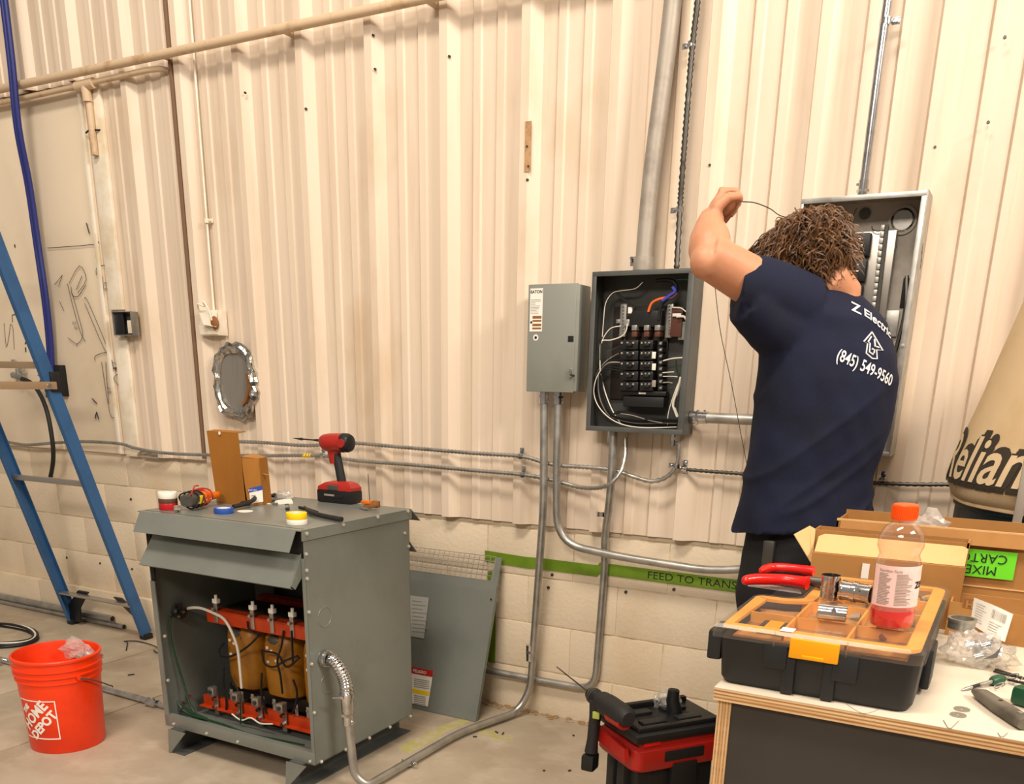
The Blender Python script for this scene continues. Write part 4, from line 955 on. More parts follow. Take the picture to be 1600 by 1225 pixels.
# black handled pliers in front
t = thing('pliers', 'black handled pliers lying near the lid\'s front right edge', 'pliers', on_top(505, 812))
P = [on_top(476, 797), on_top(487, 806), on_top(508, 812), on_top(534, 817)]; P = [p+Vector((0, 0, .0115)) for p in P]
part('handle', MB().tube(cr(P, 5), [.004+.005*min(1, i/5) for i in range(16)][:len(cr(P, 5))], 8), 'rubber', t)
P = [on_top(468, 796), on_top(485, 800), on_top(496, 804)]; P = [p+Vector((0, 0, .007)) for p in P]; part('handle', MB().tube(cr(P, 5), .006, 8), 'rubber', t)
P = [on_top(446, 797)+Vector((0, 0, .01)), on_top(452, 797)+Vector((0, 0, .012))]; part('jaw', MB().tube(P, .012, 8), 'steel_dark', t)
# snips, papers, bag
t = thing('snips', 'black handled snips lying between the blue tape and the cardboard box', 'snips', on_top(385, 793))
P = [on_top(365, 797), on_top(385, 794), on_top(396, 791), on_top(399, 789)]; P = [p+Vector((0, 0, .012+.005*i)) for i, p in enumerate(P)]
part('handle', MB().tube(cr(P, 5), .008, 8), 'rubber', t); P = [on_top(378, 792), on_top(392, 789), on_top(410, 784), on_top(430, 778)]; P = [p+Vector((0, 0, .014)) for p in P]; part('handle', MB().tube(cr(P, 5), .006, 8), 'black_plastic', t)
part('red_grip', MB().tube([on_top(362, 800)+Vector((0, 0, .008)), on_top(352, 803)+Vector((0, 0, .008))], .006, 8), 'red_plastic', t)
q = on_top(383, 799); T_ = thing('paper_scrap', 'oval white card scrap beside the black snips', 'paper', q); part('sheet', MB().lathe([(.0, 0), (.028, 0), (.028, .0012), (0, .0012)], q, 20), 'label_white', T_)
single('paper_scrap', MB().plate([on_top(398, 786), on_top(424, 788), on_top(408, 780)], .0015), 'label_white', 'small triangular white paper scrap by the cardboard box', 'paper')
t = thing('notepad', 'small white note pad with a metal clip on the transformer lid', 'paper', on_top(440, 788))
part('pad', MB().plate([on_top(428, 789), on_top(458, 787), on_top(455, 781), on_top(431, 784)], .006), 'label_white', t)
part('clip', MB().box(on_top(430, 789)+Vector((0, 0, .004)), (.02, .012, .01), .003), 'galv', t)
def crumple(c, r, seed=0, n=3, amp=.35, flat=1.0):
    bm = bmesh.new(); bmesh.ops.create_icosphere(bm, subdivisions=n, radius=1)
    for v in bm.verts:
        k = noise.noise(v.co*1.7+Vector((seed, 0, 0)))*amp+abs(noise.noise(v.co*4.1+Vector((0, seed, 0))))*amp*.9
        v.co *= 1+k-.15
        v.co = Vector((v.co.x*r[0], v.co.y*r[1], max(v.co.z*r[2], -r[2]*flat)))
    bm.verts.index_update(); m = MB().add([v.co+Vector(c) for v in bm.verts], [[v.index for v in f.verts] for f in bm.faces]); bm.free(); return m
q = on_top(430, 783); t = thing('parts_bag', 'crumpled clear bag of metal fittings beside the cardboard box', 'bag', q+Vector((0, .05, 0)))
part('bag_film', crumple(q+Vector((0, .05, .016)), (.045, .03, .02), 3, flat=.75), 'poly_bag', t, angle=5)
for i in range(3): part('fitting', MB().cyl(q+Vector((-.02+.018*i, .045, .012)), q+Vector((-.012+.018*i, .055, .014)), .007, n=8), 'zinc_bright', t)
t = thing('wire_offcuts', 'dark wire offcuts lying in front of the clear bag', 'wire', on_top(420, 786))
part('wire', MB().tube(cr([on_top(405, 787)+Vector((0, 0, .004)), on_top(418, 780)+Vector((0, 0, .008)), on_top(432, 779)+Vector((0, 0, .006)), on_top(446, 780)+Vector((0, 0, .003))], 5), .003, 6), 'black_plastic', t)
part('wire', MB().tube(cr([on_top(418, 786)+Vector((0, 0, .003)), on_top(428, 784)+Vector((0, 0, .004)), on_top(436, 788)+Vector((0, 0, .003))], 5), .003, 6), 'meter_grey', t)

# ================================================================== orange bucket
bc = Vector((-3.085, -1.257, 0)); BH = .37
t = thing('bucket', 'orange plastic bucket with white printed logo on the floor at left', 'bucket', bc)
prof = [(.0, .004), (.128, .004), (.131, .0), (.134, .004), (.1465, .27), (.1475, .278), (.153, .279), (.153, .286), (.149, .288), (.149, .302), (.1565, .303), (.1565, .309), (.151, .311), (.151, .325), (.158, .326), (.158, .332), (.152, .334), (.152, .356), (.158, .358), (.159, .366), (.156, .370), (.151, .370), (.1485, .362), (.133, .02), (.127, .014), (0, .014)]
part('pail', MB().lathe(prof, bc, 48), 'orange_bucket', t)
# handle lies on the right side
camd = (CAM-bc); camd.z = 0; camd.normalize(); rt = Vector((-camd.y, camd.x, 0))
ear = bc+(camd*.35+rt*.94).normalized()*.157+Vector((0, 0, .290))
def bpt(ang, z, off=0.0):       # ang measured from the direction towards the viewer, + to the right
    d = camd*cos(ang)+rt*sin(ang); f_ = z/.27 if z < .27 else 1; return bc+d*(.1345+(.1465-.134)*min(z/.27, 1.05)+off)+Vector((0, 0, z))
P = [bpt(.42, .296, .016), bpt(.62, .285, .020), bpt(.95, .255, .024), bpt(1.30, .222, .03), bpt(1.50, .208, .034), bpt(1.55, .200, .038)]
part('handle', MB().tube(cr(P, 6), .0028, 8), 'meter_grey', t)

part('ear', MB().cyl(bpt(.42, .296, .004), bpt(.42, .296, .016), .009, n=14), 'orange_bucket', t)
part('ear', MB().cyl(bpt(-2.36, .296, .006), bpt(-2.36, .296, .026), .011, n=14), 'orange_bucket', t)
# printed logo: white frame, diagonal stencil lettering
ac, zc = -.74, .140; hw = .078
def lmap(co): return bpt(ac+co.x/.141, zc+co.y, .0012)
fr = MB()
for (xa_, ya_, xb_, yb_) in ((-hw, -hw, hw, -hw+.004), (-hw, hw-.004, hw, hw), (-hw, -hw, -hw+.004, hw), (hw-.004, -hw, hw, hw)):
    nx = max(1, int((xb_-xa_)/.01)); 
    R = [[lmap(Vector((xa_+(xb_-xa_)*i/nx, y, 0)))+camd*o for y, o in ((ya_, -.001), (ya_, .0006), (yb_, .0006), (yb_, -.001))] for i in range(nx+1)]
    fr.rings(R)
lg = part('logo_frame', fr, 'label_white', t)
def rotm(dx, dy, a=radians(45), sc=1):
    def f(co):
        x, y = co.x*sc, co.y*sc; return lmap(Vector((dx+x*cos(a)-y*sin(a), dy+x*sin(a)+y*cos(a), 0)))
    return f
for s_, dx, dy, sz in (('THE', -.046, .040, .026), ('HOME', -.012, .014, .058), ('DEPOT', .020, -.022, .050)):
    m_ = text_mb(s_, sz, Matrix(), bold=.0022, map_=rotm(dx, dy, radians(45), .92), sub=.01)
    part('lettering', m_, 'label_white', lg)
# bag in the bucket
q = bc+Vector((.0, .04, .345)); t = thing('plastic_wrap', 'crumpled clear plastic wrap hanging over the orange bucket rim', 'wrap', q)
part('film', crumple(bc+rt*.0+Vector((.0, .09, .355)), (.075, .035, .045), 9, 3, .5), 'poly_bag', t, angle=5)
part('tail', crumple(bc+rt*.07+Vector((.02, .04, .335)), (.05, .05, .012), 5, 3, .5), 'poly_bag_thin', t, angle=5)

# ================================================================== coiled cable, floor conduits, hook
t = thing('cable_coil', 'coil of black and white cable lying on the floor at far left', 'cable', Z(0, 1000))
cc = Z(-15, 995, 0)
for j in range(6):
    rx = .30+.014*(j % 3)-.01; zz = .008+.013*(j//3)
    P = [cc+Vector((rx*cos(q)*1.0, .165*sin(q)*(1+.04*(j % 3)), zz+.004*sin(3*q+j))) for q in [2*pi*k/40 for k in range(40)]]
    part('loop', MB().tube(P, .007, 8, closed=True), 'black_plastic' if j not in (1, 4) else 'white_wire', t)
P = [cc+Vector((.27, -.09, .02)), cc+Vector((.33, -.03, .03)), cc+Vector((.36, .0, .02))]
t = thing('conduit', 'long bare conduit lying on the floor from the bucket to the transformer', 'conduit', Z(100, 1060))
pa = Z(-60, 1013, .016); pb = Z(262, 1104, .016); pb2 = Z(276, 1108, .016)
part('pipe', MB().tube([pa, pb2], .0135, 14), 'zinc_bright', t)
q = Z(241, 1099, .016); dd = (pb-pa).normalized(); part('coupling', MB().cyl(q-dd*.035, q+dd*.02, .019, n=14).cyl(q-dd*.04, q-dd*.03, .022, n=6), 'zinc_bright', t); part('coupling_screw', MB().cyl(q, q+Vector((0, -.0, .028)), .005, n=8), 'zinc_bright', t)
q = Z(4, 1034, .016); part('coupling', MB().cyl(q-dd*.05, q+dd*.01, .018, n=14), 'zinc_bright', t)
for lbl, a, b, r_ in (('longer bare conduit length lying against the wall base behind the ladder', Z(-80, 912, .02), Z(207, 975, .02), .0155), ('shorter thick conduit length lying by the wall base in front of another', Z(-80, 926, .02), Z(178, 975, .02), .019)):
    t = thing('conduit', lbl, 'conduit', b)
    a = Vector((a.x, min(a.y, -.06), r_)); 
    off = -.0525 if r_ < .017 else -.056; zr = r_ if r_ < .017 else .0505
    a = Vector((-6.6, off, zr)); b = Vector((b.x, off, zr))
    part('pipe', MB().lathe([(r_*.82, 0), (r_, 0), (r_, (b-a).length), (r_*.82, (b-a).length), (r_*.82, 0)], a, 16, Vector((b-a)).to_track_quat('Z', 'Y').to_matrix(), cap=False), 'galv', t)
    part('dark_bore', MB().cyl(b-Vector((.004, 0, 0)), b-Vector((.002, 0, 0)), r_*.83, n=16), 'ink', t)
t = thing('wire_hook', 'bent black wire offcut on the floor left of the transformer', 'wire', Z(220, 1004))
P = [Z(197, 1016, .006), Z(199, 1004, .006), Z(194, 1002, .01), Z(215, 1002, .006), Z(238, 1008, .008), Z(248, 1014, .006), Z(246, 1020, .006), Z(240, 1016, .006)]
part('wire', MB().tube(cr(P, 5), .0028, 6), 'ink', t)

# ================================================================== stepladder
t = thing('stepladder', 'blue stepladder with aluminium rungs standing open at the left wall', 'ladder', (-4.3, -.5, 0))
fl_, fr_ = Vector((-4.600, -.118, 0)), Vector((-4.002, -.112, 0))
dl = (Vector((-4.55, -.62, 1.95))-Vector((-4.6, -.105, 0))); 
def rail(a, zt, dx, lean, nm='rail', yflip=1, w_=.062, d_=.026):
    b = a+Vector((dx*zt, -lean*zt*yflip, zt)); d = (b-a).normalized(); xx = Vector((1, 0, 0)); yy = d.cross(xx).normalized(); xx = yy.cross(d)
    m = MB(); sec = [(-d_/2, -w_/2), (d_/2, -w_/2), (d_/2, -w_/2+.004), (-d_/2+.004, -w_/2+.004), (-d_/2+.004, w_/2-.004), (d_/2, w_/2-.004), (d_/2, w_/2), (-d_/2, w_/2)]
    if a.x > -4.3: sec = [(-x, y) for x, y in sec]
    a2 = a+Vector((0, 0, .03))
    m.rings([[p+xx*x+yy*y for x, y in sec] for p in (a2, b)]); part(nm, m, 'ladder_blue', t)
    part('foot', MB().box(a+Vector((0, 0, .016)), (.045, .055, .03), .005), 'black_plastic', t); return a, b
LEAN = .277
rl = rail(fl_, 2.35, .018, LEAN); rr__ = rail(fr_, 2.35, -.010, LEAN)
def rp(a, dx, z): return a+Vector((dx*z, -LEAN*z, z))
def rung(z, m='alu', h=.024, dep=.02, nm='rung'):
    a = rp(fl_, .018, z); b = rp(fr_, -.010, z); part(nm, MB().bb((a.x, a.y-dep/2, z-h/2), (b.x, b.y+dep/2, z+h/2), .003), m, t)
zz1 = X(215, 926, -4.0).z
rung(.195, 'alu', .010, .045); zz2 = X(140, 757, -4.0).z; rung(zz2, 'alu', .026); rung(X(72, 571, -4.03).z, 'alu_tan', .03); rung(2.05, 'alu', .026)
for P_, m_ in (([(107, 971), (126, 972), (124, 951), (137, 926), (121, 923), (105, 948)], 'black_plastic'), ([(179, 932), (191, 934), (216, 956), (215, 967)], 'steel_dark')):
    part('corner_brace', MB().plate([W(x, y, .13 if y > 940 else .15) for x, y in P_][::-1], .012), m_, t)
# front section (outside the frame at left of the rear rails) and spreaders
FY = -1.75
ffr = Vector((-4.002, FY, 0)); ffl = Vector((-4.600, FY, 0))
zs = X(93, 602, -4.01).z
sa = rp(fr_, -.010, zs); sb = Vector((-4.01, FY+(1.75-.75)*zs/2.35, zs-.0))
sp = W(0, 612, -sa.y)
spread = MB().tube([sa+Vector((.03, -.01, .0)), sa+Vector((.028, -.55, -.0))], .004, 6)
part('spreader', MB().bb((sa.x+.018, sa.y+.02, zs-.018), (sa.x+.024, sa.y-.75, zs+.016), .001), 'alu_tan', t)
part('rivet', MB().cyl((sa.x+.024, sa.y-.02, zs), (sa.x+.03, sa.y-.02, zs), .009, n=10), 'zinc_bright', t)
part('rivet', MB().cyl((sa.x+.024, sa.y-.40, zs), (sa.x+.03, sa.y-.40, zs), .010, n=10), 'zinc_bright', t)
part('end_cap', MB().box(sa+Vector((.012, .02, .015)), (.02, .05, .09), .004), 'black_plastic', t)

# ================================================================== red and black tool crate with drill
zl = .45
c0, c1, c2 = Z(995, 1151, zl), Z(945, 1104, zl), Z(1090, 1087, zl)
ux = (Z(1114, 1132, zl)-c0); ux.z = 0; ux = ux.normalized(); uy = Vector((-ux.y, ux.x, 0)); 
dep = (c1-c0).dot(uy)-.024; wid = (c2-c1).dot(ux)-.024; c0 = c0+ux*.012+uy*.012
t = thing('tool_crate', 'red and black rolling tool crate with slatted black lid below the table', 'toolbox', (c0+ux*wid/2+uy*dep/2)*1.0)
t.matrix_world = Matrix.Translation(((c0+ux*wid/2+uy*dep/2).x, (c0+ux*wid/2+uy*dep/2).y, 0))
KF = frame(Vector((c0.x, c0.y, 0)), ux, uy) @ Matrix.Diagonal((1, 1, 1.035, 1))      # x along front, y depth, z up
def kb(nm, a, b, m, bev=.006, root=t, lab=None): 
    mb = MB(); mb.M = KF; mb.bb(a, b, bev); return part(nm, mb, m, root, lab)
kb('base_bin', (.02, .02, .012), (wid-.02, dep-.02, .33), 'box_black', .012)
kb('base_rib', (-.002, .06, .02), (.03, .10, .32), 'box_black', .004); kb('base_rib', (-.002, dep-.1, .02), (.03, dep-.06, .32), 'box_black', .004)
m_ = MB(); m_.M = KF
R = []
for z, o in ((.318, .0), (.326, -.006), (.380, -.006), (.392, .004)):
    r_ = .03; R.append([Vector((cx_+(r_ if cx_ < .1 else -r_)*(1-abs(cos(q)))*0+ (o+r_ if cx_ < .1 else -o-r_)+r_*cos(q), cy_+(o+r_ if cy_ < .1 else -o-r_)+r_*sin(q), z)) for cx_, cy_, q0 in ((0, 0, pi), (wid, 0, 1.5*pi), (wid, dep, 0), (0, dep, .5*pi)) for q in [q0+pi/2*k/4 for k in range(5)]])
part('upper_body', m_.rings(R), 'red_plastic', t)
kb('red_shoulder', (.012, .0, .385), (wid-.01, dep, .404), 'red_plastic', .01)
kb('recess', (.09, -.009, .342), (.225, .002, .374), 'black_matte', .004); kb('front_latch', (.12, -.010, .22), (.205, .02, .334), 'black_plastic', .006)
kb('front_latch', (.02, -.006, .395), (.075, .004, .412), 'red_bright', .003)
mb = MB(); mb.M = KF @ Matrix.Translation((-.0065, .05, .352)) @ Matrix.Rotation(pi/2, 4, 'Y'); mb.lathe([(.015, -.002), (.015, .004), (0, .004)], n=20); part('side_pocket', mb, 'red_tool', t)
kb('lid', (-.012, -.012, .405), (wid+.01, dep+.012, .432), 'black_plastic', .012)
kb('lid_rim', (.01, .01, .430), (wid-.01, .03, .445), 'black_plastic', .004); kb('lid_rim', (.01, dep-.03, .430), (wid-.01, dep-.01, .448), 'black_plastic', .004)
kb('lid_rim', (.01, .03, .430), (.03, dep-.03, .445), 'black_plastic', .004)
for i in range(2):
    kb('lid_cleat', (.05+i*.12, .05, .430), (.13+i*.12, .085, .441), 'box_black', .004); kb('lid_cleat', (.05+i*.12, dep-.09, .430), (.13+i*.12, dep-.055, .441), 'box_black', .004)
    kb('lid_slot', (.06+i*.12, .10, .4305), (.12+i*.12, .115, .4325), 'black_matte', .0005)
# raised red side latch at left
mb = MB(); mb.M = KF; mb.plate([(-.018, .01, .352), (-.018, dep*.9, .36), (-.016, dep*.9, .40), (-.016, .02, .388)], -.014); part('side_latch', mb, 'red_plastic', t)
kb('tow_handle', (-.045, dep-.06, .10), (-.02, dep-.03, .20), 'black_plastic', .005); kb('wheel_cap', (-.06, dep-.09, .12), (-.03, dep-.02, .17), 'meter_grey', .006)
# cordless drill lying over the crate's left edge
A = Z(926, 1086, .50); tip = W(870, 1042, -A.y-.14); 
zt_ = zl
dd_ = Vector((A-tip)).normalized()
base = Z(982, 1124, .50)
t = thing('cordless_drill', 'black cordless drill lying on the tool crate, long bit pointing up left', 'power tool', base)
ax = (base-A).normalized(); 
part('bit', MB().tube([tip, A-ax*.02], [.0018, .0028], 8), 'steel_dark', t)
P = [A-ax*.028, A-ax*.015, A-ax*.0, A+ax*.03, A+ax*.045]
part('chuck', MB().tube(P, [.007, .018, .023, .024, .020], 18), 'black_plastic', t)
for k in (.006, .016): part('chuck_ring', MB().tube([A+ax*k, A+ax*(k+.003)], .0252, 18), 'meter_grey', t)
P = [A+ax*.043, A+ax*.06, A+ax*.10, A+ax*.16, A+ax*.20, A+ax*.215]
part('motor_housing', MB().tube(P, [.022, .031, .034, .033, .031, .02], 18), 'rubber', t)
sd = Vector((0, 0, -1)); h0 = A+ax*.05-ux*.012; hv = (-ux*.07+Vector((0, 0, -1))).normalized()
part('handle', MB().tube([h0, h0+hv*.05, h0+hv*.12, h0+hv*.16], [.022, .0175, .0165, .020], 14), 'rubber', t)
part('battery', MB().box(h0+hv*.19, (.04, .05, .05), .008), 'black_plastic', t)
part('work_light', MB().box(h0+hv*.045+Vector((.012, -.022, .01)), (.022, .008, .022), .003), 'pale_green', t, 'pale green button')
part('red_shell', MB().tube([A+ax*.12+Vector((.005, -.012, -.012)), A+ax*.19+Vector((.008, -.012, -.012))], [.026, .024], 12), 'red_plastic', t)
# black bottle / socket on the lid and dusty wad
pb_ = KF @ Vector((.20, .16, .432)); q = Z(1052, 1122, .432)
t = thing('black_tube', 'black cylindrical tool standing upright on the crate lid', 'tool', q)
tp = wy(1053, 1078, q.y); R_ = .018
part('tube_body', MB().tube([q, q+Vector((.001, 0, .03)), Vector((tp.x-.002, q.y, tp.z-.03)), Vector((tp.x, q.y, tp.z))], [.024, .022, .019, .017], 18), 'black_plastic', t)
part('tube_mouth', MB().cyl((tp.x, q.y, tp.z), (tp.x, q.y, tp.z+.0015), .012, n=14), 'ink', t)
q = Z(1035, 1118, .432); t = thing('dust_wad', 'crumpled dusty clear plastic wad behind the black tube', 'wrap', q)
part('film', crumple(q+Vector((0, .03, .034)), (.046, .03, .034), 21, 3, .5, .8), 'poly_bag', t, angle=5)

# ================================================================== work table
TZ = .88
def tb(px_, py_, z=TZ): return Z(px_, py_, z)
a = tb(1114, 1071); TXL = a.x+.004; TYF = (a.y+tb(1598, 1160).y)/2; TYB = TYF+.86; TXR = .75
t = thing('work_table', 'white topped plywood work table with dark side panel in the right foreground', 'table', (0, TYF+.4, 0))
tz0 = TZ-.0235
part('table_top', MB().bb((TXL, TYF, TZ-.0015), (TXR, TYB, TZ), .0006), 'table_white', t, 'white laminate surface')
for i in range(7):
    z1 = TZ-.0015-.0032*i; e = .0006 if i % 2 else 0
    part('ply_layer', MB().bb((TXL+e, TYF+e, z1-.0031), (TXR, TYB, z1)), 'plywood_edge' if i % 2 == 0 else 'torn_ply', t)
part('leg_panel', MB().bb((TXL+.006, TYF+.012, .0), (TXL+.030, TYB-.02, tz0)), 'plywood_edge_v', t)
for i in range(4): part('ply_line', MB().bb((TXL+.0085+.0055*i, TYF+.0113, .0), (TXL+.0105+.0055*i, TYF+.0122, tz0)), 'torn_ply', t)
part('front_panel', MB().bb((TXL+.0305, TYF+.016, .0), (TXR, TYF+.03, tz0)), 'table_panel', t, 'dark panel')
part('leg_panel', MB().bb((TXR-.024, TYF+.03, .0), (TXR, TYB-.02, tz0)), 'plywood_edge_v', t)
# pencil marks
for P in ([(1215, 1077), (1225, 1070), (1240, 1088)], [(1322, 1100), (1345, 1114), (1365, 1112), (1384, 1100)], [(1235, 1083), (1228, 1076)]):
    part('pencil_mark', MB().tube(cr([tb(x, y)+Vector((0, 0, .0003)) for x, y in P], 5), .0006, 4), 'ink_faint', t)

# ------------------------------------------------------------------ parts organiser
oz = TZ
bl = tb(1134, 1063); br = tb(1412, 1102)
FX0 = -.408; FX1 = -.076; FY = -1.788; BY = -1.235
t = thing('parts_organizer', 'black parts organizer with amber rimmed clear lid and yellow front latch', 'toolbox', ((FX0+FX1)/2, (FY+BY)/2, TZ))
H1 = .084; H2 = .110
def rr_ring(x0, y0, x1, y1, z, r, n=4, cut=None):
    P = []
    for cx_, cy_, q0 in ((x0+r, y0+r, pi), (x1-r, y0+r, 1.5*pi), (x1-r, y1-r, 0), (x0+r, y1-r, .5*pi)):
        for k in range(n+1):
            q = q0+pi/2*k/n; P.append(Vector((cx_+r*cos(q), cy_+r*sin(q), z)))
    return P
HC = FY+.27                    # handle cut-out starts here on the left side
body = MB().rings([rr_ring(FX0+.014, FY+.01, FX1-.010, BY-.01, oz+.001, .02), rr_ring(FX0+.008, FY+.004, FX1-.004, BY-.004, oz+.012, .022), rr_ring(FX0+.003, FY, FX1, BY, oz+H1, .022)])
part('tub', body, 'box_black', t)
for x in (FX0+.118, FX0+.185): part('tub_rib', MB().bb((x, FY-.004, oz+.002), (x+.022, FY+.01, oz+H1-.004), .004), 'box_black', t)
part('tub_shoulder', MB().bb((FX0+.085, FY-.007, oz+.045), (FX0+.125, FY+.01, oz+H1+.004), .003), 'box_black', t); part('tub_shoulder', MB().bb((FX0+.20, FY-.007, oz+.040), (FX0+.24, FY+.01, oz+H1+.004), .003), 'box_black', t)
part('side_latch', MB().bb((FX0-.022, FY+.02, oz+.035), (FX0+.004, FY+.10, oz+H1+.006), .006), 'box_black', t)
part('side_latch', MB().bb((FX1-.004, FY+.12, oz+.01), (FX1+.012, FY+.20, oz+H1), .006), 'box_black', t)
ly = MB().bb((FX0+.128, FY-.012, oz+.070), (FX0+.208, FY-.004, oz+.104), .002)
lt = part('front_latch', ly, 'yellow_latch', t, 'yellow latch')
part('latch_lip', MB().bb((FX0+.150, FY-.016, oz+.072), (FX0+.186, FY-.011, oz+.078), .001), 'yellow_latch', lt)
# amber rim following the handle cut-out
def rimpoly(o):
    return [(FX0+o, FY+o), (FX1-o, FY+o), (FX1-o, BY-o), (FX0+.085+o, BY-o), (FX0+.085+o, HC+.02-o), (FX0+.065, HC-o), (FX0+.012, HC-o), (FX0+o, HC-.02-o)]
zo = oz+H2-.008
Pi = fillet([Vector((x, y, zo)) for x, y in rimpoly(.014)]+[Vector((FX0+.014, FY+.014, zo))], .02, 4)
m = MB(); R = []
n_ = len(Pi)
cen = Vector(((FX0+FX1)/2+.03, (FY+BY)/2, zo))
for i in range(n_):
    tt_ = (Pi[(i+1) % (n_-1)]-Pi[i-1 if i > 0 else n_-2]).normalized(); nn_ = Vector((-tt_.y, tt_.x, 0))
    R.append([Pi[i]-nn_*.010, Pi[i]-nn_*.010+Vector((0, 0, .006)), Pi[i]+nn_*.013+Vector((0, 0, .006)), Pi[i]+nn_*.013])
m.rings(R, cap=False); part('amber_rim', m, 'amber', t)
# compartments under the lid
def inpoly(o): return [Vector((x, y, 0)) for x, y in rimpoly(o)]
ip = inpoly(.022)
m = MB(); m.prism([(p.x, p.y) for p in ip], Matrix.Translation((0, 0, oz+.030)), .056); part('tray', m, 'tray_amber', t)
for y in (FY+.13, FY+.27, FY+.40): part('divider', MB().bb((FX0+.09 if y > HC-.02 else FX0+.025, y, oz+.05), (FX1-.025, y+.004, oz+H2-.004)), 'amber', t)
for x in (FX0+.105, FX0+.21): part('divider', MB().bb((x, FY+.03, oz+.05), (x+.004, BY-.03, oz+H2-.004)), 'amber', t)
rn = random.Random(11)
for i in range(26):
    x = rn.uniform(FX0+.12, FX1-.04); y = rn.uniform(FY+.05, BY-.05)
    q = Vector((x, y, oz+.090)); part('fitting', MB().cyl(q, q+Vector((rn.uniform(-.02, .02), rn.uniform(-.02, .02), .003)), .007, n=8), ('amber', 'galv_dull', 'torn_brown')[i % 3], t)
# clear lid
lid = MB(); op = rimpoly(-.004)
def lidring(o, z): return fillet([Vector((x, y, z)) for x, y in rimpoly(o)]+[Vector((rimpoly(o)[0][0], rimpoly(o)[0][1], z))], .02, 4)[:-1]
lid.rings([lidring(-.006, oz+H1+.002), lidring(-.006, oz+H2-.006), lidring(.0, oz+H2)], cap=False)
Rt = lidring(.0, oz+H2)
mm = MB(); n = len(Rt); lid.add(Rt, [tuple(range(n))])
part('clear_lid', lid, 'clear_lid', t, 'clear lid', angle=25)
for x in (FX0+.10, FX0+.218): part('lid_rib', MB().bb((x, FY-.009, oz+H1), (x+.002, FY-.005, oz+H2+.001)), 'clear_lid', t)
part('lid_tab', MB().bb((FX0+.106, FY+.004, oz+H2), (FX0+.128, FY+.03, oz+H2+.0008)), 'label_white', t)
part('badge', MB().bb((FX0+.055, FY+.055, oz+H2-.02), (FX0+.10, FY+.12, oz+H2-.014)), 'steel_dark', t); part('badge_plate', MB().bb((FX0+.066, FY+.06, oz+H2-.0135), (FX0+.092, FY+.115, oz+H2-.012)), 'yellow_latch', t)
part('handle', MB().bb((FX0-.004, HC+.03, oz+.03), (FX0+.014, BY-.02, oz+.06), .006).bb((FX0+.0, BY-.04, oz+.03), (FX0+.085, BY-.01, oz+.06), .006), 'box_black', t)

LT = TZ+H2+.0008
# ------------------------------------------------------------------ bottle
bq = Z(1390, 985, LT); view = Vector((bq.x-CAM.x, bq.y-CAM.y, 0)).normalized()
Rb = .0365
bc_ = Vector((bq.x, bq.y, LT))+view*Rb*.8
top = wy(1413, 785, bc_.y); hB = .212
t = thing('drink_bottle', 'clear ribbed drink bottle with orange cap and red liquid, standing on the organizer', 'bottle', bc_)
tilt = (Vector((wy(1414, 800, bc_.y).x-bc_.x, 0, .20))).normalized(); TT_ = Vector((0, 0, 1)).rotation_difference(tilt).to_matrix()
prof = [(.0, .003), (.028, .001), (.034, .003), (.0365, .010), (.0372, .030), (.0362, .036), (.0368, .042), (.0368, .112), (.0360, .117), (.0325, .126), (.033, .131), (.0375, .142), (.0372, .152), (.034, .164), (.028, .174), (.020, .181), (.0165, .184), (.0165, .190)]
part('bottle_shell', MB().lathe(prof, bc_, 40, TT_, cap=False), 'clear_pet', t)
part('juice', MB().lathe([(.0, .004), (.027, .003), (.033, .005), (.0352, .012), (.0358, .029), (.0352, .0335), (0, .034)], bc_, 36, TT_, cap=False), 'juice', t, 'red liquid')
capm = MB(); prof = [(.0, .212), (.0185, .212), (.0205, .210), (.0205, .190), (.0200, .186), (.0, .186)]
cap = part('cap', MB().lathe(prof, bc_, 36, TT_, cap=False), 'cap_orange', t, 'orange cap')
cr_ = MB()
for k in range(36):
    q = 2*pi*k/36; p = bc_+TT_ @ Vector((.0207*cos(q), .0207*sin(q), .190)); p2 = bc_+TT_ @ Vector((.0207*cos(q), .0207*sin(q), .208)); cr_.tube([p, p2], .0008, 4)
part('cap_ribs', cr_, 'cap_orange', cap)
a0 = math.atan2(-view.y, -view.x)
def bmap(u, z, o=.0004): # u = arc angle to the right of the viewer-facing line
    q = a0+u; return bc_+TT_ @ Vector(((.0370+o)*cos(q), (.0370+o)*sin(q), z))
n = 26; a_, b_ = -1.15, 1.6
R = [[bmap(a_+(b_-a_)*i/n, .042), bmap(a_+(b_-a_)*i/n, .042, .0009), bmap(a_+(b_-a_)*i/n, .112, .0009), bmap(a_+(b_-a_)*i/n, .112)] for i in range(n+1)]
lb = part('label', MB().rings(R), 'label_pink', t, 'pink and white wrap label')
def blabel(s_, sz, u, z, m_='ink', bold=0, rot=0):
    f = lambda co: bmap(u+(co.x*cos(rot)-co.y*sin(rot))/.037, z+co.x*sin(rot)+co.y*cos(rot), .0014)
    part('lettering', text_mb(s_, sz, Matrix(), bold=bold, map_=f, sub=.006), m_, lb)
blabel('Nutrition Facts', .0062, -.28, .1035, 'ink_faint', .0001)
rn = random.Random(4); ln = MB()
for i in range(21):
    z = .099-.0026*i; L = rn.uniform(.35, .62)
    for (u0, u1) in ((-.78, -.78+L), (.02, .02+rn.uniform(.45, .75))):
        k = 5; ln.rings([[bmap(u0+(u1-u0)*j/k, z, .001), bmap(u0+(u1-u0)*j/k, z, .0014), bmap(u0+(u1-u0)*j/k, z-.0010, .0014), bmap(u0+(u1-u0)*j/k, z-.0010, .001)] for j in range(k+1)])
part('fine_print', ln, 'ink_faint', lb)
blabel('ze', .024, 1.22, .082, 'ink', .0006)
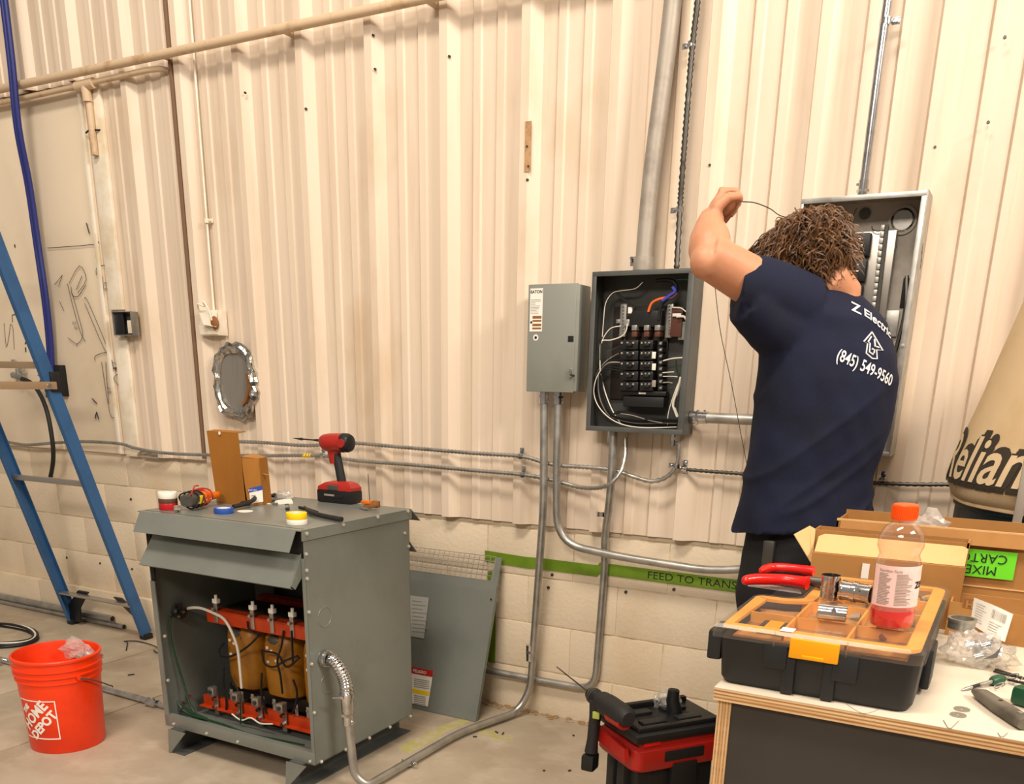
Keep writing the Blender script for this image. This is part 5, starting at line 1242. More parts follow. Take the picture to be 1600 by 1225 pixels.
# ------------------------------------------------------------------ red handled cutters
def lt_(px_, py_, z=0): return Z(px_, py_, LT+z)
t = thing('cable_cutters', 'red handled cable cutters lying across the organizer handle', 'cutters', lt_(1230, 905))
P = [lt_(1161, 908, .012), lt_(1180, 905, .014), lt_(1225, 906, .014), lt_(1262, 911, .014)]
part('grip', MB().tube(cr(P, 5), [.004, .009, .0105, .011, .0115, .012, .012, .012, .012, .012, .012, .012, .012, .0125, .013, .015][:len(cr(P, 5))], 12), 'red_bright', t, 'red grip')
P = [lt_(1188, 892, .014), lt_(1205, 887, .016), lt_(1235, 888, .018), lt_(1272, 893, .018)]
part('grip', MB().tube(cr(P, 5), [.004, .007, .009, .0095, .01, .01, .01, .01, .01, .01, .01, .01, .01, .011, .011, .011][:len(cr(P, 5))], 12), 'red_bright', t, 'red grip')
P = [lt_(1262, 907, .014), lt_(1285, 912, .012), lt_(1310, 905, .010)]; part('jaw', MB().tube(P, [.009, .012, .006], 10), 'steel_dark', t)
t = thing('clear_tray', 'thin clear plastic strip lying under the red cutters', 'wrap', lt_(1210, 925, -.01))
part('strip', MB().plate([lt_(1168, 916, -.008), lt_(1252, 928, -.008), lt_(1250, 922, -.006), lt_(1172, 910, -.006)], .002), 'poly_bag', t)
# ------------------------------------------------------------------ conduit couplings on the lid
def coupling(lbl, a, b, r_, grp='bright conduit couplings on the organizer lid', rings=((0, 1.08), (.45, 1.1), (1, 1.08))):
    a = Vector(a); b = Vector(b); d = b-a
    t = thing('coupling', lbl, 'fitting', a if a.z < b.z else b, 0, grp)
    Q = d.to_track_quat('Z', 'Y').to_matrix(); L_ = d.length
    part('sleeve', MB().lathe([(r_*.86, 0), (r_, 0), (r_, L_*.3), (r_*.98, L_*.35), (r_, L_*.4), (r_, L_), (r_*.86, L_), (r_*.86, 0)], a, 24, Q, cap=False), 'zinc_bright', t)
    for k, s_ in rings: part('collar', MB().lathe([(r_*.95, max(0, L_*k-.004)), (r_*s_, max(0, L_*k-.004)), (r_*s_, min(L_, L_*k+.004)), (r_*.95, min(L_, L_*k+.004))], a, 24, Q, cap=False), 'zinc_bright', t)
    part('bore', MB().lathe([(0, L_*.5), (r_*.86, L_*.5)], a, 20, Q, cap=False), 'steel_dark', t)
    n = Vector((-.3, -.8, .4)).normalized(); s = a+d*.7+n*r_*.9; part('set_screw', MB().cyl(s, s+n*.006, .0045, n=8), 'zinc_bright', t)
    return t
q = lt_(1292, 938); rU = .0165
coupling('bright metal coupling standing upright left of the others', q+Vector((0, .014, 0)), q+Vector((-.0, .014, .048)), rU)
q1 = lt_(1278, 950, .0135); q2 = lt_(1324, 950, .0135)
coupling('short bright metal coupling lying nearest the lid\'s front', lt_(1279, 955, .0145), lt_(1279, 955, .0145)+Vector((.047, .004, 0)), .0145, rings=())
q = lt_(1318, 918, .018); coupling('larger metal coupling lying on its side next to the bottle', lt_(1316, 922, .02), lt_(1316, 922, .02)+Vector((.055, -.012, 0)), .0185)
# ------------------------------------------------------------------ cartons behind
t = thing('open_carton', 'open tan carton with lifted flaps behind the organizer', 'box', (-.22, -1.06, TZ))
yc = -1.10
def qy(x, y, yy=None): return wy(x, y, yc if yy is None else yy)
A = qy(1272, 826); B = qy(1512, 850); zt_ = (A.z+B.z)/2
x0, x1 = A.x, -.055; D = .065
part('front_wall', MB().bb((x0, yc, TZ), (x1, yc+.004, zt_)), 'carton_tan', t); part('back_wall', MB().bb((x0, yc+D, TZ), (x1, yc+D+.004, zt_+.0)), 'carton_tan', t)
part('side_wall', MB().bb((x0, yc, TZ), (x0+.004, yc+D, zt_)), 'carton_tan', t); part('side_wall', MB().bb((x1-.004, yc, TZ), (x1, yc+D, zt_)), 'carton_tan', t); part('bottom', MB().bb((x0, yc, TZ), (x1, yc+D, TZ+.004)), 'carton_tan', t)
p = [qy(1285, 868, yc-.035), qy(1510, 893, yc-.035), qy(1510, 868, yc-.02), qy(1503, 862, yc-.02), qy(1297, 843, yc-.02), qy(1287, 850, yc-.02)]
f0 = qy(1283, 872, yc-.004); f1 = qy(1510, 898, yc-.004)
part('tuck_flap', MB().plate([(x0+.015, yc-.045, zt_-.045), (x1-.0, yc-.045, zt_-.045), (x1, yc-.012, zt_-.012), (x1-.01, yc-.006, zt_-.008), (x0+.028, yc-.006, zt_-.008), (x0+.015, yc-.012, zt_-.014)], .002), 'carton_light', t, 'pale front flap')
part('inner_front', MB().bb((x0+.012, yc-.055, TZ), (x1+.002, yc-.045, zt_-.045)), 'carton_tan', t)
e = qy(1240, 832, yc-.05); e2 = qy(1265, 823, yc-.02)
part('side_flap', MB().plate([(x0+.012, yc-.045, zt_-.075), qy(1272, 888, yc-.04), qy(1240, 835, yc-.05), qy(1264, 822, yc-.01), (x0+.002, yc, zt_)], .002), 'carton_light', t)
part('white_tag', MB().bb(qy(1348, 880, yc-.056), qy(1356, 905, yc-.057)), 'label_white', t)
# mixed carton
yc2 = -1.01
t = thing('labelled_carton', 'large tan carton with upside-down neon green label at the right edge', 'box', (.2, yc2+.05, TZ))
A = wy(1308, 812, yc2); B = wy(1600, 836, yc2); zt2 = (A.z+B.z)/2; x0 = A.x; x1 = .42; D2 = .13
yc3 = yc2
for nm, a, b in (('front_wall', (x0, yc3, TZ), (x1, yc3+.004, zt2)), ('back_wall', (x0, yc3+D2, TZ), (x1, yc3+D2+.004, zt2+.01)), ('side_wall', (x0, yc3, TZ), (x0+.004, yc3+D2, zt2)), ('side_wall', (x1-.004, yc3, TZ), (x1, yc3+D2, zt2)), ('bottom', (x0, yc3, TZ), (x1, yc3+D2, TZ+.004))):
    part(nm, MB().bb(a, b), 'carton_tan', t)
part('front_flap', MB().plate([(x0+.01, yc3-.004, zt2), (x1, yc3-.004, zt2), (x1, yc3-.016, zt2-.030), (x0+.01, yc3-.016, zt2-.030)], .002), 'carton_tan', t)
part('rim_edge', MB().bb((x0, yc3-.001, zt2-.002), (x1, yc3+.006, zt2+.003)), 'carton_light', t)
part('tape_seam', MB().bb((x0+.02, yc3-.002, TZ+.075), (x1, yc3-.0005, TZ+.078)), 'carton_light', t)
la = wy(1466, 850, yc3-.006); lb_ = wy(1573, 906, yc3-.006); 
lab = part('label', MB().bb((la.x, yc3-.0075, lb_.z), (lb_.x+.012, yc3-.0065, la.z-.004)), 'neon_green', t, 'neon green label')
cx_ = (la.x+lb_.x)/2+.006; hh = la.z-lb_.z
FU = frame((0, 0, 0), (-1, 0, 0), (0, 0, -1))
for s_, zz, dx in (('MIXED', lb_.z+hh*.27, .004), ('CARTON', lb_.z+hh*.68, .004)):
    M_ = frame((cx_+dx, yc3-.009, zz), (-1, 0, 0), (0, 0, -1)); part('lettering', text_mb(s_, hh*.44, M_, bold=0), 'ink', lab)
# crumpled film on the cartons
q = wy(1445, 812, yc3-.0); t = thing('film_scrap', 'crumpled clear film sticking out behind the drink bottle', 'wrap', Vector((q.x, yc3+.08, TZ+.01)))
part('film', crumple(Vector((q.x+.005, yc3+.07, zt2-.02)), (.05, .03, .045), 31, 3, .5), 'poly_bag', t, angle=5)
# torn brown kraft carton on the table at right
yk = -1.20
t = thing('torn_carton', 'low torn tan carton with H mark and white barcode sheet at the right', 'box', (.06, yk+.05, TZ))
k0 = wy(1488, 922, yk); k1 = wy(1592, 1000, yk)
hk = .075
part('front_wall', MB().plate([(k0.x, yk, TZ), (.09, yk-.02, TZ), (.11, yk-.02, TZ+hk*.82), (.03, yk, TZ+hk*.88), (k0.x, yk, TZ+hk)], .004), 'carton_tan', t)
part('side_wall', MB().plate([(k0.x, yk, TZ), (k0.x, yk+.1, TZ), (k0.x, yk+.1, TZ+hk), (k0.x, yk, TZ+hk)], .004), 'carton_tan', t)
part('crease_flap', MB().plate([(.09, yk-.021, TZ), (.20, yk+.03, TZ), (.20, yk+.03, TZ+hk*1.0), (.105, yk-.021, TZ+hk*.85)], .004), 'carton_light', t)
part('back_wall', MB().plate([(k0.x, yk+.1, TZ), (.20, yk+.1, TZ), (.20, yk+.1, TZ+hk), (k0.x, yk+.1, TZ+hk)], .004), 'carton_tan', t)
hq = wy(1515, 945, yk-.006); part('h_frame', MB().bb(hq+Vector((-.013, 0, -.013)), hq+Vector((.013, -.0008, .013))), 'torn_brown', t); part('lettering', text_mb('H', .022, frame(hq+Vector((0, -.0016, 0)), (1, 0, 0), (0, 0, 1)), bold=.0008), 'carton_tan', t)
# barcode sheet
S0, S1, S2, S3 = wy(1522, 934, yk-.03), wy(1583, 960, yk-.045), wy(1570, 1003, yk-.05), wy(1516, 974, yk-.035)
t = thing('barcode_sheet', 'white curled sheet with barcode leaning on the torn carton', 'paper', Vector(((S2.x+S3.x)/2, S3.y, TZ)))
R = []
for i in range(9):
    k = i/8; bow = -.012*sin(pi*k); a = S0.lerp(S1, k)+Vector((0, bow, .004*sin(pi*k))); b = S3.lerp(S2, k)+Vector((0, bow, 0)); R.append([a, a+Vector((0, .001, 0)), b+Vector((0, .001, 0)), b])
part('sheet', MB().rings(R), 'label_white', t)
def spt(u, v): 
    bow = -.012*sin(pi*u); return S0.lerp(S1, u).lerp(S3.lerp(S2, u), v)+Vector((0, bow-.0012, .004*sin(pi*u)*(1-v)))
bars = MB(); rn = random.Random(8)
for i in range(16):
    u0 = .50+.024*i; w_ = rn.choice((.006, .012)); bars.add([spt(u0, .12), spt(u0+w_, .12), spt(u0+w_, .42), spt(u0, .42)], [(0, 1, 2, 3)])
for i in range(8): bars.add([spt(.08, .15+i*.09), spt(.08+rn.uniform(.15, .35), .15+i*.09), spt(.3, .165+i*.09), spt(.08, .165+i*.09)], [(0, 1, 2, 3)])
for i in range(4): bars.add([spt(.48, .55+i*.09), spt(.48+rn.uniform(.2, .4), .55+i*.09), spt(.75, .57+i*.09), spt(.48, .57+i*.09)], [(0, 1, 2, 3)])
part('barcode', bars, 'ink_faint', t)
# poly bag with fittings and big ring
t = thing('fittings_bag', 'clear plastic bag of shiny fittings beside the organizer', 'bag', tb(1518, 1040))
bq2 = tb(1515, 1045)+Vector((.0, .035, .03))
part('bag_film', crumple(bq2, (.056, .042, .042), 41, 4, .26, .75), 'poly_bag', t, angle=6)
part('bag_tail', crumple(bq2+Vector((.045, .0, -.008)), (.035, .03, .022), 47, 3, .5, .8), 'poly_bag_thin', t, angle=6)
for dx, dy, dz, r_ in ((0, -.01, .0, .012), (.012, -.02, .012, .010), (-.014, -.012, .006, .010), (.004, -.02, -.012, .011)):
    c_ = bq2+Vector((dx, dy, dz)); part('fitting', MB().cyl(c_, c_+Vector((.014, .004, .006)), r_, n=14).cyl(c_+Vector((.012, .003, .005)), c_+Vector((.02, .005, .009)), r_*.8, n=6), 'zinc_bright' if r_ < .0115 else 'steel_dark', t)
part('printed_patch', MB().plate([bq2+Vector((.02, -.043, -.005)), bq2+Vector((.042, -.038, .0)), bq2+Vector((.046, -.032, .022)), bq2+Vector((.036, -.036, .006))], .0008), 'meter_grey', t)
rc = wy(1503, 972, bq2.y+.02); t = thing('metal_ring', 'large bright metal ring fitting resting behind the plastic bag', 'fitting', Vector((rc.x, rc.y, TZ)))
part('ring', MB().lathe([(.021, 0), (.0245, 0), (.0245, .014), (.026, .014), (.026, .020), (.021, .020), (.021, 0)], (rc.x, rc.y, rc.z-.012), 28, cap=False), 'galv', t)
# washers, staples
for i, (x, y) in enumerate(((1503, 1109), (1497, 1118))):
    q = tb(x, y); r_ = .0125
    t = thing('washer', ('flat grey washer lying behind its pair on the table', 'flat grey washer lying in front of its pair on the table')[i], 'washer', q, 0, 'washers on the table')
    part('disc', MB().lathe([(.004, 0), (r_, 0), (r_, .0018), (.004, .0018), (.004, 0)], q+Vector((0, 0, .0002+.0019*(1-i)*0)), 24, cap=False), 'washer', t)
for i, P in enumerate((((1474, 1126), (1481, 1138), (1486, 1139), (1498, 1127)), ((1559, 1146), (1563, 1152), (1568, 1152), (1574, 1146)))):
    t = thing('staple', ('bent wire staple on the table below the washers', 'bent wire staple on the table near its front right')[i], 'staple', tb(*P[1]), 0, 'wire staples')
    part('wire', MB().tube([tb(x, y)+Vector((0, 0, .001)) for x, y in P], .0007, 5), 'galv_dull', t)
# grey sheath / utility tool
t = thing('utility_tool', 'worn grey folding tool handle lying at the table\'s right front', 'tool', tb(1560, 1115))
P = [tb(1521, 1089), tb(1532, 1094), tb(1560, 1114), tb(1590, 1134), tb(1601, 1142)]; P = [p+Vector((0, .0, .011)) for p in P]
R = []
for p, w_, h_ in zip(P, (.006, .0125, .0145, .0145, .013), (.004, .009, .011, .011, .009)):
    dd_ = (P[-1]-P[0]).normalized(); nn_ = Vector((-dd_.y, dd_.x, 0)); R.append([p+nn_*w_*math.copysign(abs(cos(q))**.7, cos(q))+Vector((0, 0, h_*math.copysign(abs(sin(q))**.7, sin(q)))) for q in [2*pi*k/16 for k in range(16)]])
part('handle', MB().rings(R), 'sheath_grey', t)
part('rivet', MB().cyl(P[3]+Vector((0, 0, .010)), P[3]+Vector((0, 0, .0125)), .004, n=10), 'galv_dull', t); part('rivet', MB().cyl(P[2]+Vector((0, 0, .010)), P[2]+Vector((0, 0, .0122)), .003, n=10), 'steel_dark', t)
part('edge_seam', MB().tube([P[1]+Vector((-.006, -.011, -.003)), P[3]+Vector((-.006, -.012, -.003))], .0015, 6), 'steel_dark', t)
# green tool
t = thing('green_tool', 'dark green and black boxy tool body at the right edge of the table', 'tool', tb(1590, 1105))
gq = tb(1592, 1092, TZ+.012); part('body', MB().box(gq+Vector((.018, .0, .006)), (.055, .035, .032), .008, Matrix.Rotation(-.5, 3, 'Z')), 'green_tool', t)
part('top_inlay', MB().box(gq+Vector((.026, .0, .0225)), (.034, .022, .003), .001, Matrix.Rotation(-.5, 3, 'Z')), 'sheath_grey', t)
part('red_window', MB().box(gq+Vector((.030, -.026, .0)), (.02, .004, .018), .001, Matrix.Rotation(-.5, 3, 'Z')), 'red_tool', t)
# screwdriver
t = thing('screwdriver', 'small screwdriver with green handle pointing left on the table', 'screwdriver', tb(1530, 1070))
s0, s1, s2, s3 = tb(1503, 1078, TZ+.003), tb(1531, 1070, TZ+.007), tb(1549, 1065, TZ+.009), tb(1568, 1060, TZ+.010)
part('shaft', MB().tube([s0, s0.lerp(s1, .2), s1], [.0012, .003, .003], 10).tube([s1, s2], .0038, 10), 'galv', t); part('black_band', MB().tube([s0.lerp(s1, .55), s0.lerp(s1, .95)], .0034, 10), 'black_plastic', t)
part('handle', MB().tube([s2, s2.lerp(s3, .2), s2.lerp(s3, .7), s3], [.006, .0095, .0095, .006], 14), 'green_tool', t)
t = thing('key_ring', 'bunch of keys on split rings beside the green screwdriver', 'keys', tb(1580, 1060))
for x, y, r_ in ((1562, 1071, .008), (1583, 1057, .009), (1590, 1061, .007)):
    q = tb(x, y, TZ+.010); part('ring', MB().tube([q+Vector((r_*cos(k*pi/10), r_*sin(k*pi/10)*.8, .005*sin(k*pi/10+1))) for k in range(20)], .0011, 6, closed=True), 'zinc_bright', t)
for a, b in (((1553, 1050), (1585, 1058)), ((1556, 1047), (1600, 1062)), ((1575, 1063), (1606, 1070))):
    pa, pb = tb(*a, TZ+.006), tb(*b, TZ+.008); dd_ = (pb-pa).normalized(); nn_ = Vector((-dd_.y, dd_.x, 0))
    part('key', MB().plate([pa+nn_*.003, pa-nn_*.003, pb-nn_*.0045, pb+nn_*.0045], .003), 'black_plastic', t)

# ================================================================== electrician
PB = .72
F_ = Vector((-.77, .64, 0)).normalized(); L_side = Vector((-F_.y, F_.x, 0))    # facing direction; his left
def sup(c, a, b, ax, ay, n=32, e=.85):
    return [c+ax*(a*math.copysign(abs(cos(q))**e, cos(q)))+ay*(b*math.copysign(abs(sin(q))**e, sin(q))) for q in [2*pi*k/n for k in range(n)]]
def tring(xl, xr, y, b=PB, dy=0, up=None, ratio=.64, yr=None):
    A = W(xl, y, b); B_ = W(xr, y if yr is None else yr, b); c = (A+B_)/2; hw = (B_-A).length/2
    a = hw/math.sqrt(cos(radians(39))**2+(ratio*sin(radians(39)))**2)
    return c, a, a*ratio
per = thing('person', 'person in navy T-shirt with white back print, left arm raised, facing the panels', 'person', (W(1262, 800, PB).x, -PB, 0))
# joints
Sh = W(1212, 462, .86); El = W(1109, 402, 1.00); Wr = W(1109, 349, .88); Hd = W(1118, 330, .85)
Nb = W(1308, 468, .72); Hc = W(1257, 414, .72)
hf = Vector((-.80, .42, -.42)).normalized(); hl = Vector((-.42, -.86, -.05)); hl = (hl-hf*hl.dot(hf)).normalized(); hu = hf.cross(hl)*1
if hu.z < 0: hu = -hu
def HP(f, l, u): return Hc+hf*f+hl*l+hu*u
Hrot = Matrix((hf, hl, hu)).transposed()
ShR = Nb-L_side*.125+F_*.05+Vector((0, 0, -.135)); ElR = ShR+F_*.06-L_side*.03+Vector((0, 0, -.26)); WrR = ElR+F_*.12+L_side*.02+Vector((0, 0, .16))
hipc = W(1250, 858, PB); hipc.z = .96
LegL = [hipc+L_side*.075+Vector((0, 0, -.04)), Vector((hipc.x-.045, -.735, .50)), Vector((hipc.x-.03, -.66, .08))]
LegR = [hipc-L_side*.075+Vector((0, 0, -.04)), hipc-L_side*.12+F_*.03+Vector((0, 0, -.45)), Vector((hipc.x, hipc.y, .08))-L_side*.20+F_*.06]
b = MB()
b.sphere(HP(-.012, 0, .022), (.100, .078, .092), 24, Hrot); b.sphere(HP(.030, 0, -.040), (.066, .058, .078), 20, Hrot)
b.sphere(HP(.050, 0, -.085), (.030, .030, .028), 12, Hrot)                                     # chin
b.tube([HP(.085, 0, .005), HP(.104, 0, -.020), HP(.090, 0, -.036)], [.009, .013, .010], 10)     # nose
for s_ in (1, -1):
    b.sphere(HP(-.004, s_*.078, -.018), (.018, .009, .030), 12, Hrot)                            # ears
    b.sphere(HP(.080, s_*.030, .018), (.016, .020, .008), 10, Hrot)                              # brow
b.sphere(HP(.088, 0, -.056), (.012, .024, .006), 10, Hrot)                                      # mouth
b.tube([HP(-.035, 0, -.04), HP(-.055, 0, -.085), Nb+Vector((0, 0, .02)), Nb+Vector((0, 0, -.05))], [.056, .056, .056, .06], 20)
b.tube([Sh+(Nb-Sh)*.5+Vector((0, 0, -.03)), Sh, Sh.lerp(El, .45), El+(El-Sh).normalized()*.012], [.055, .060, .057, .050], 18)
FA = [El+Vector((0, 0, -.012)), El.lerp(Wr, .22), El.lerp(Wr, .5), El.lerp(Wr, .8), Wr, Wr.lerp(Hd, .5)]
b.tube(FA, [.043, .052, .050, .040, .033, .031], 18)
b.sphere(El+Vector((-.005, -.01, -.012)), .040, 14)
b.tube([Nb+(ShR-Nb)*.7+Vector((0, 0, -.02)), ShR, ShR.lerp(ElR, .5), ElR], [.05, .055, .052, .044], 16); b.tube([ElR, ElR.lerp(WrR, .3), WrR], [.044, .047, .031], 16)
# torso core and legs keep the body one surface
tr_ = [tring(1195, 1348, 478, .74), tring(1208, 1378, 540), tring(1205, 1380, 620), tring(1195, 1365, 700), tring(1200, 1335, 780), tring(1205, 1310, 850)]
b.rings([sup(c, a*.80, c_*.80, L_side, F_) for c, a, c_ in tr_])
for leg in (LegL, LegR): b.tube([leg[0]+Vector((0, 0, .06)), leg[0], leg[0].lerp(leg[1], .5), leg[1], leg[1].lerp(leg[2], .35), leg[2]], [.07, .075, .07, .056, .054, .038], 16)
for leg in (LegL, LegR): b.tube([leg[2]+Vector((0, 0, -.02)), leg[2]+F_*.08+Vector((0, 0, -.04)), leg[2]+F_*.16+Vector((0, 0, -.05))], [.038, .036, .025], 12)
# hands: palm, four curled fingers and a thumb
def hand(base, d, curl, side, s=1.0):         # d along the metacarpals, curl = palm side normal, side = towards the index finger
    d = d.normalized(); curl = (curl-d*curl.dot(d)).normalized(); side = (side-d*side.dot(d)-curl*side.dot(curl)).normalized()
    R_ = Matrix((side, curl, d)).transposed()
    b.sphere(base+d*.040*s, (.041*s, .019*s, .046*s), 16, R_)
    for i, (o, ln) in enumerate(((.031, .94), (.011, 1.0), (-.010, .95), (-.030, .78))):
        k = base+d*(.078-.004*abs(i-1))*s+side*o*s
        p1 = k+(d*.55+curl*.8).normalized()*.034*ln*s; p2 = p1+(-d*.55+curl*.75).normalized()*.024*ln*s; p3 = p2+(-d*.95-curl*.30).normalized()*.020*ln*s
        b.tube([base+d*.045*s+side*o*.8*s, k, p1, p2, p3], [.010*s, .0112*s, .0100*s, .0092*s, .0078*s], 10)
        b.sphere(k-curl*.003*s, .0118*s, 8)
    t0 = base+d*.018*s+side*.030*s; t1 = t0+(side*.6+d*.65+curl*.45).normalized()*.034*s; t2 = t1+(curl*.75+d*.65-side*.1).normalized()*.028*s; t3 = t2+(curl*.45+d*.5-side*.65).normalized()*.022*s
    b.tube([t0-side*.012*s, t0, t1, t2, t3], [.014*s, .0150*s, .0125*s, .0105*s, .0085*s], 10)
    return t3
hd = (W(1124, 312, .82)-Wr)
tipL = hand(Wr, hd, Vector((.72, .66, .1)), Vector((.55, -.75, .3)), 1.05)
hand(WrR, (WrR-ElR)-F_*.08, L_side*.8+F_*.2, F_*.3+Vector((0, 0, .9)), .95)
bodym = remesh(b, .0058, 3, .5)
body = part('body', bodym, 'skin', per, angle=80)
for s_ in (1, -1):
    e_ = part('eye', MB().sphere(HP(.078, s_*.030, -.002), .0115, 12), 'eye_white', per); part('iris', MB().sphere(HP(.0865, s_*.030, -.004), .0045, 8), 'hair', e_)
part('eyebrow', MB().tube([HP(.086, .016, .024), HP(.088, .030, .029), HP(.078, .046, .024)], .0035, 6).tube([HP(.086, -.016, .024), HP(.088, -.030, .029), HP(.078, -.046, .024)], .0035, 6), 'hair', per)
part('lips', MB().tube([HP(.094, .018, -.058), HP(.099, .0, -.056), HP(.094, -.018, -.058)], .004, 8), 'lip', per)
# T-shirt
s = MB()
R = []
spec = [(1150, 1364, 826, 820, PB, .62), (1156, 1363, 790, 786, PB, .62), (1167, 1366, 745, 745, PB, .62), (1176, 1383, 695, 695, PB, .64), (1184, 1398, 640, 645, PB, .66), (1189, 1404, 590, 595, PB, .68), (1194, 1402, 548, 552, PB, .68), (1196, 1392, 515, 522, PB, .68), (1200, 1386, 488, 500, .73, .66), (1214, 1368, 464, 480, .73, .64), (1240, 1350, 447, 463, .73, .68), (1268, 1336, 438, 452, .73, .85)]
for xl, xr, yl, yr_, b_, ra in spec:
    c, a, c_ = tring(xl, xr, yl, b_, yr=yr_, ratio=ra)
    dv = W(xr, yr_, b_)-W(xl, yl, b_); tiltz = dv.z/ max(.05, dv.length)
    ring = sup(c, a, c_, L_side, F_, 36, .9)
    ring = [p+Vector((0, 0, (p-c).dot(Vector((1, 0, 0)))*tiltz)) for p in ring]
    R.append(ring)
s.rings(R)
So = W(1153, 447, .94)
s.tube([W(1262, 484, .80), W(1212, 464, .86), W(1182, 453, .89), W(1164, 450, .91), W(1150, 449, .92)], [.080, .083, .081, .080, .083], 24)
s.tube([W(1232, 520, .82), W(1200, 500, .88), W(1166, 470, .93)], [.085, .07, .06], 20)       # stretched armpit fabric
s.tube([Nb-L_side*.03+Vector((0, 0, -.06)), ShR, ShR.lerp(ElR, .55)], [.065, .072, .07], 20)
sm = remesh(s, .0075, 5, .5); nn = normals(sm)
zt_b = max(v.z for v in sm.v)
out = []
for v, n_ in zip(sm.v, nn):
    k = (1.66-v.z)/.6; k = max(0, min(1, k)); q = (v-W(1262, 640, PB)); u = q.dot(L_side); f = q.dot(F_)
    w1 = noise.noise(Vector((u*7+v.z*5, f*7, v.z*2.2)))*.012*k+noise.noise(Vector((u*16-v.z*12, f*14, v.z*5+3)))*.005*(.4+k*.6)
    r_ = 1-abs(noise.noise(Vector((u*5+v.z*8+1.7, f*5, v.z*1.2+5)))); w1 += .010*k*(r_**6)
    out.append(v+n_*(w1-.002))
sm.v = out
shirt = part('tshirt', sm, 'shirt', per, angle=80)
# neck ribbing and cuffs
nk = W(1303, 447, .73)
nkr = [nk+L_side*(.067*cos(q))+F_*(.064*sin(q))+Vector((0, 0, .016*sin(q)*-1-.012+.03*(cos(q))*.3)) for q in [2*pi*k/24 for k in range(24)]]
0 and part('collar', MB().tube(nkr, .0075, 8, closed=True), 'shirt', per)
dcu = (El-Sh).normalized(); a1_ = dcu.orthogonal().normalized(); a2_ = dcu.cross(a1_)
0 and part('cuff', MB().tube([So+dcu*.004+a1_*(.078*cos(q))+a2_*(.078*sin(q)) for q in [2*pi*k/28 for k in range(28)]], .0045, 6, closed=True), 'shirt', per)
# trousers, belt, shoes
pm = MB(); pm.rings([sup(c+Vector((0, 0, dz)), a, c2, L_side, F_, 28) for c, a, c2, dz in ((hipc, .148, .105, .12), (hipc, .155, .112, .06), (hipc, .170, .122, -.03), (hipc, .172, .12, -.09))])
for leg in (LegL, LegR): pm.tube([leg[0]+Vector((0, 0, .03)), leg[0]+Vector((0, 0, -.08)), leg[0].lerp(leg[1], .5), leg[1], leg[1].lerp(leg[2], .5), leg[2]+Vector((0, 0, .0))], [.10, .104, .093, .078, .074, .070], 20)
pm = remesh(pm, .011, 3, .5); nn = normals(pm); pm.v = [v+n_*(noise.noise(Vector((v.x*9, v.y*9, v.z*6)))*.010) for v, n_ in zip(pm.v, nn)]
part('trousers', pm, 'pants', per, angle=80)
part('belt', MB().tube(sup(hipc+Vector((0, 0, .085)), .152, .110, L_side, F_, 28)+[sup(hipc+Vector((0, 0, .085)), .152, .110, L_side, F_, 28)[0]], .014, 8), 'black_matte', per)
pk = W(1222, 855, PB+.19); part('pocket_tool', MB().box(hipc+L_side*.16-F_*.07+Vector((0, 0, .0)), (.03, .02, .07), .005), 'steel_dark', per)
for leg in (LegL, LegR):
    c = leg[2]; R = []
    for o, w_, h_ in ((-.07, .030, .06), (-.05, .042, .085), (.0, .045, .095), (.06, .046, .075), (.13, .048, .055), (.17, .042, .045), (.195, .025, .035)):
        p = Vector((c.x, c.y, .004))+F_*o; R.append([p+L_side*(w_*math.copysign(abs(cos(q))**.7, cos(q)))+Vector((0, 0, max(0, h_*.5+h_*.5*math.copysign(abs(sin(q))**.7, sin(q))))) for q in [2*pi*k/18 for k in range(18)]])
    part('shoe', MB().rings(R), 'rubber', per)
# hair: cap plus many curly locks
hc = MB(); hc.sphere(HP(-.018, 0, .034), (.104, .086, .088), 24, Hrot); hc.sphere(HP(-.055, 0, -.005), (.062, .076, .066), 20, Hrot)
hc.sphere(HP(.045, 0, .066), (.056, .072, .040), 16, Hrot)
hm = remesh(hc, .008, 3); nn = normals(hm)
keep = []; hm.v = [v+n_*(.010*noise.noise(v*38)+.006*noise.noise(v*80)) for v, n_ in zip(hm.v, nn)]
hair = part('hair', hm, 'hair', per, angle=80)
rn = random.Random(12); lk = [MB(), MB()]
cand = [(v, n_) for v, n_ in zip(hm.v, nn)]
for i in range(3200):
    v, n_ = cand[rn.randrange(len(cand))]
    lf = (v-Hc).dot(hf); lu = (v-Hc).dot(hu); ll = (v-Hc).dot(hl)
    if lu < -.03 and lf > -.03: continue
    if abs(ll) > .06 and lu < .0 and lf > -.035: continue
    fall = (Vector((0, 0, -1))*.8+hf*(.7 if lf > .0 else -.2)+n_*.12+Vector((rn.uniform(-.8, .8), rn.uniform(-.8, .8), rn.uniform(-.5, .5)))).normalized()
    ln = rn.uniform(.025, .055)*(1.3 if lf > .03 else 1); a = n_.cross(fall)
    if a.length < .1: a = n_.orthogonal()
    a.normalize(); P = []; ph = rn.uniform(0, 6.3); cw = rn.uniform(.001, .0045)
    for k in range(7):
        t_ = k/6; P.append(v+n_*(.001+.009*sin(pi*min(1, t_*1.1)))+fall*(ln*t_)+a*(cw*sin(ph+t_*3.6))+n_*(cw*cos(ph+t_*3.6)))
    lk[i % 6 == 0].tube(P, [.0018, .0019, .0019, .0018, .0015, .001, .0004], 3)
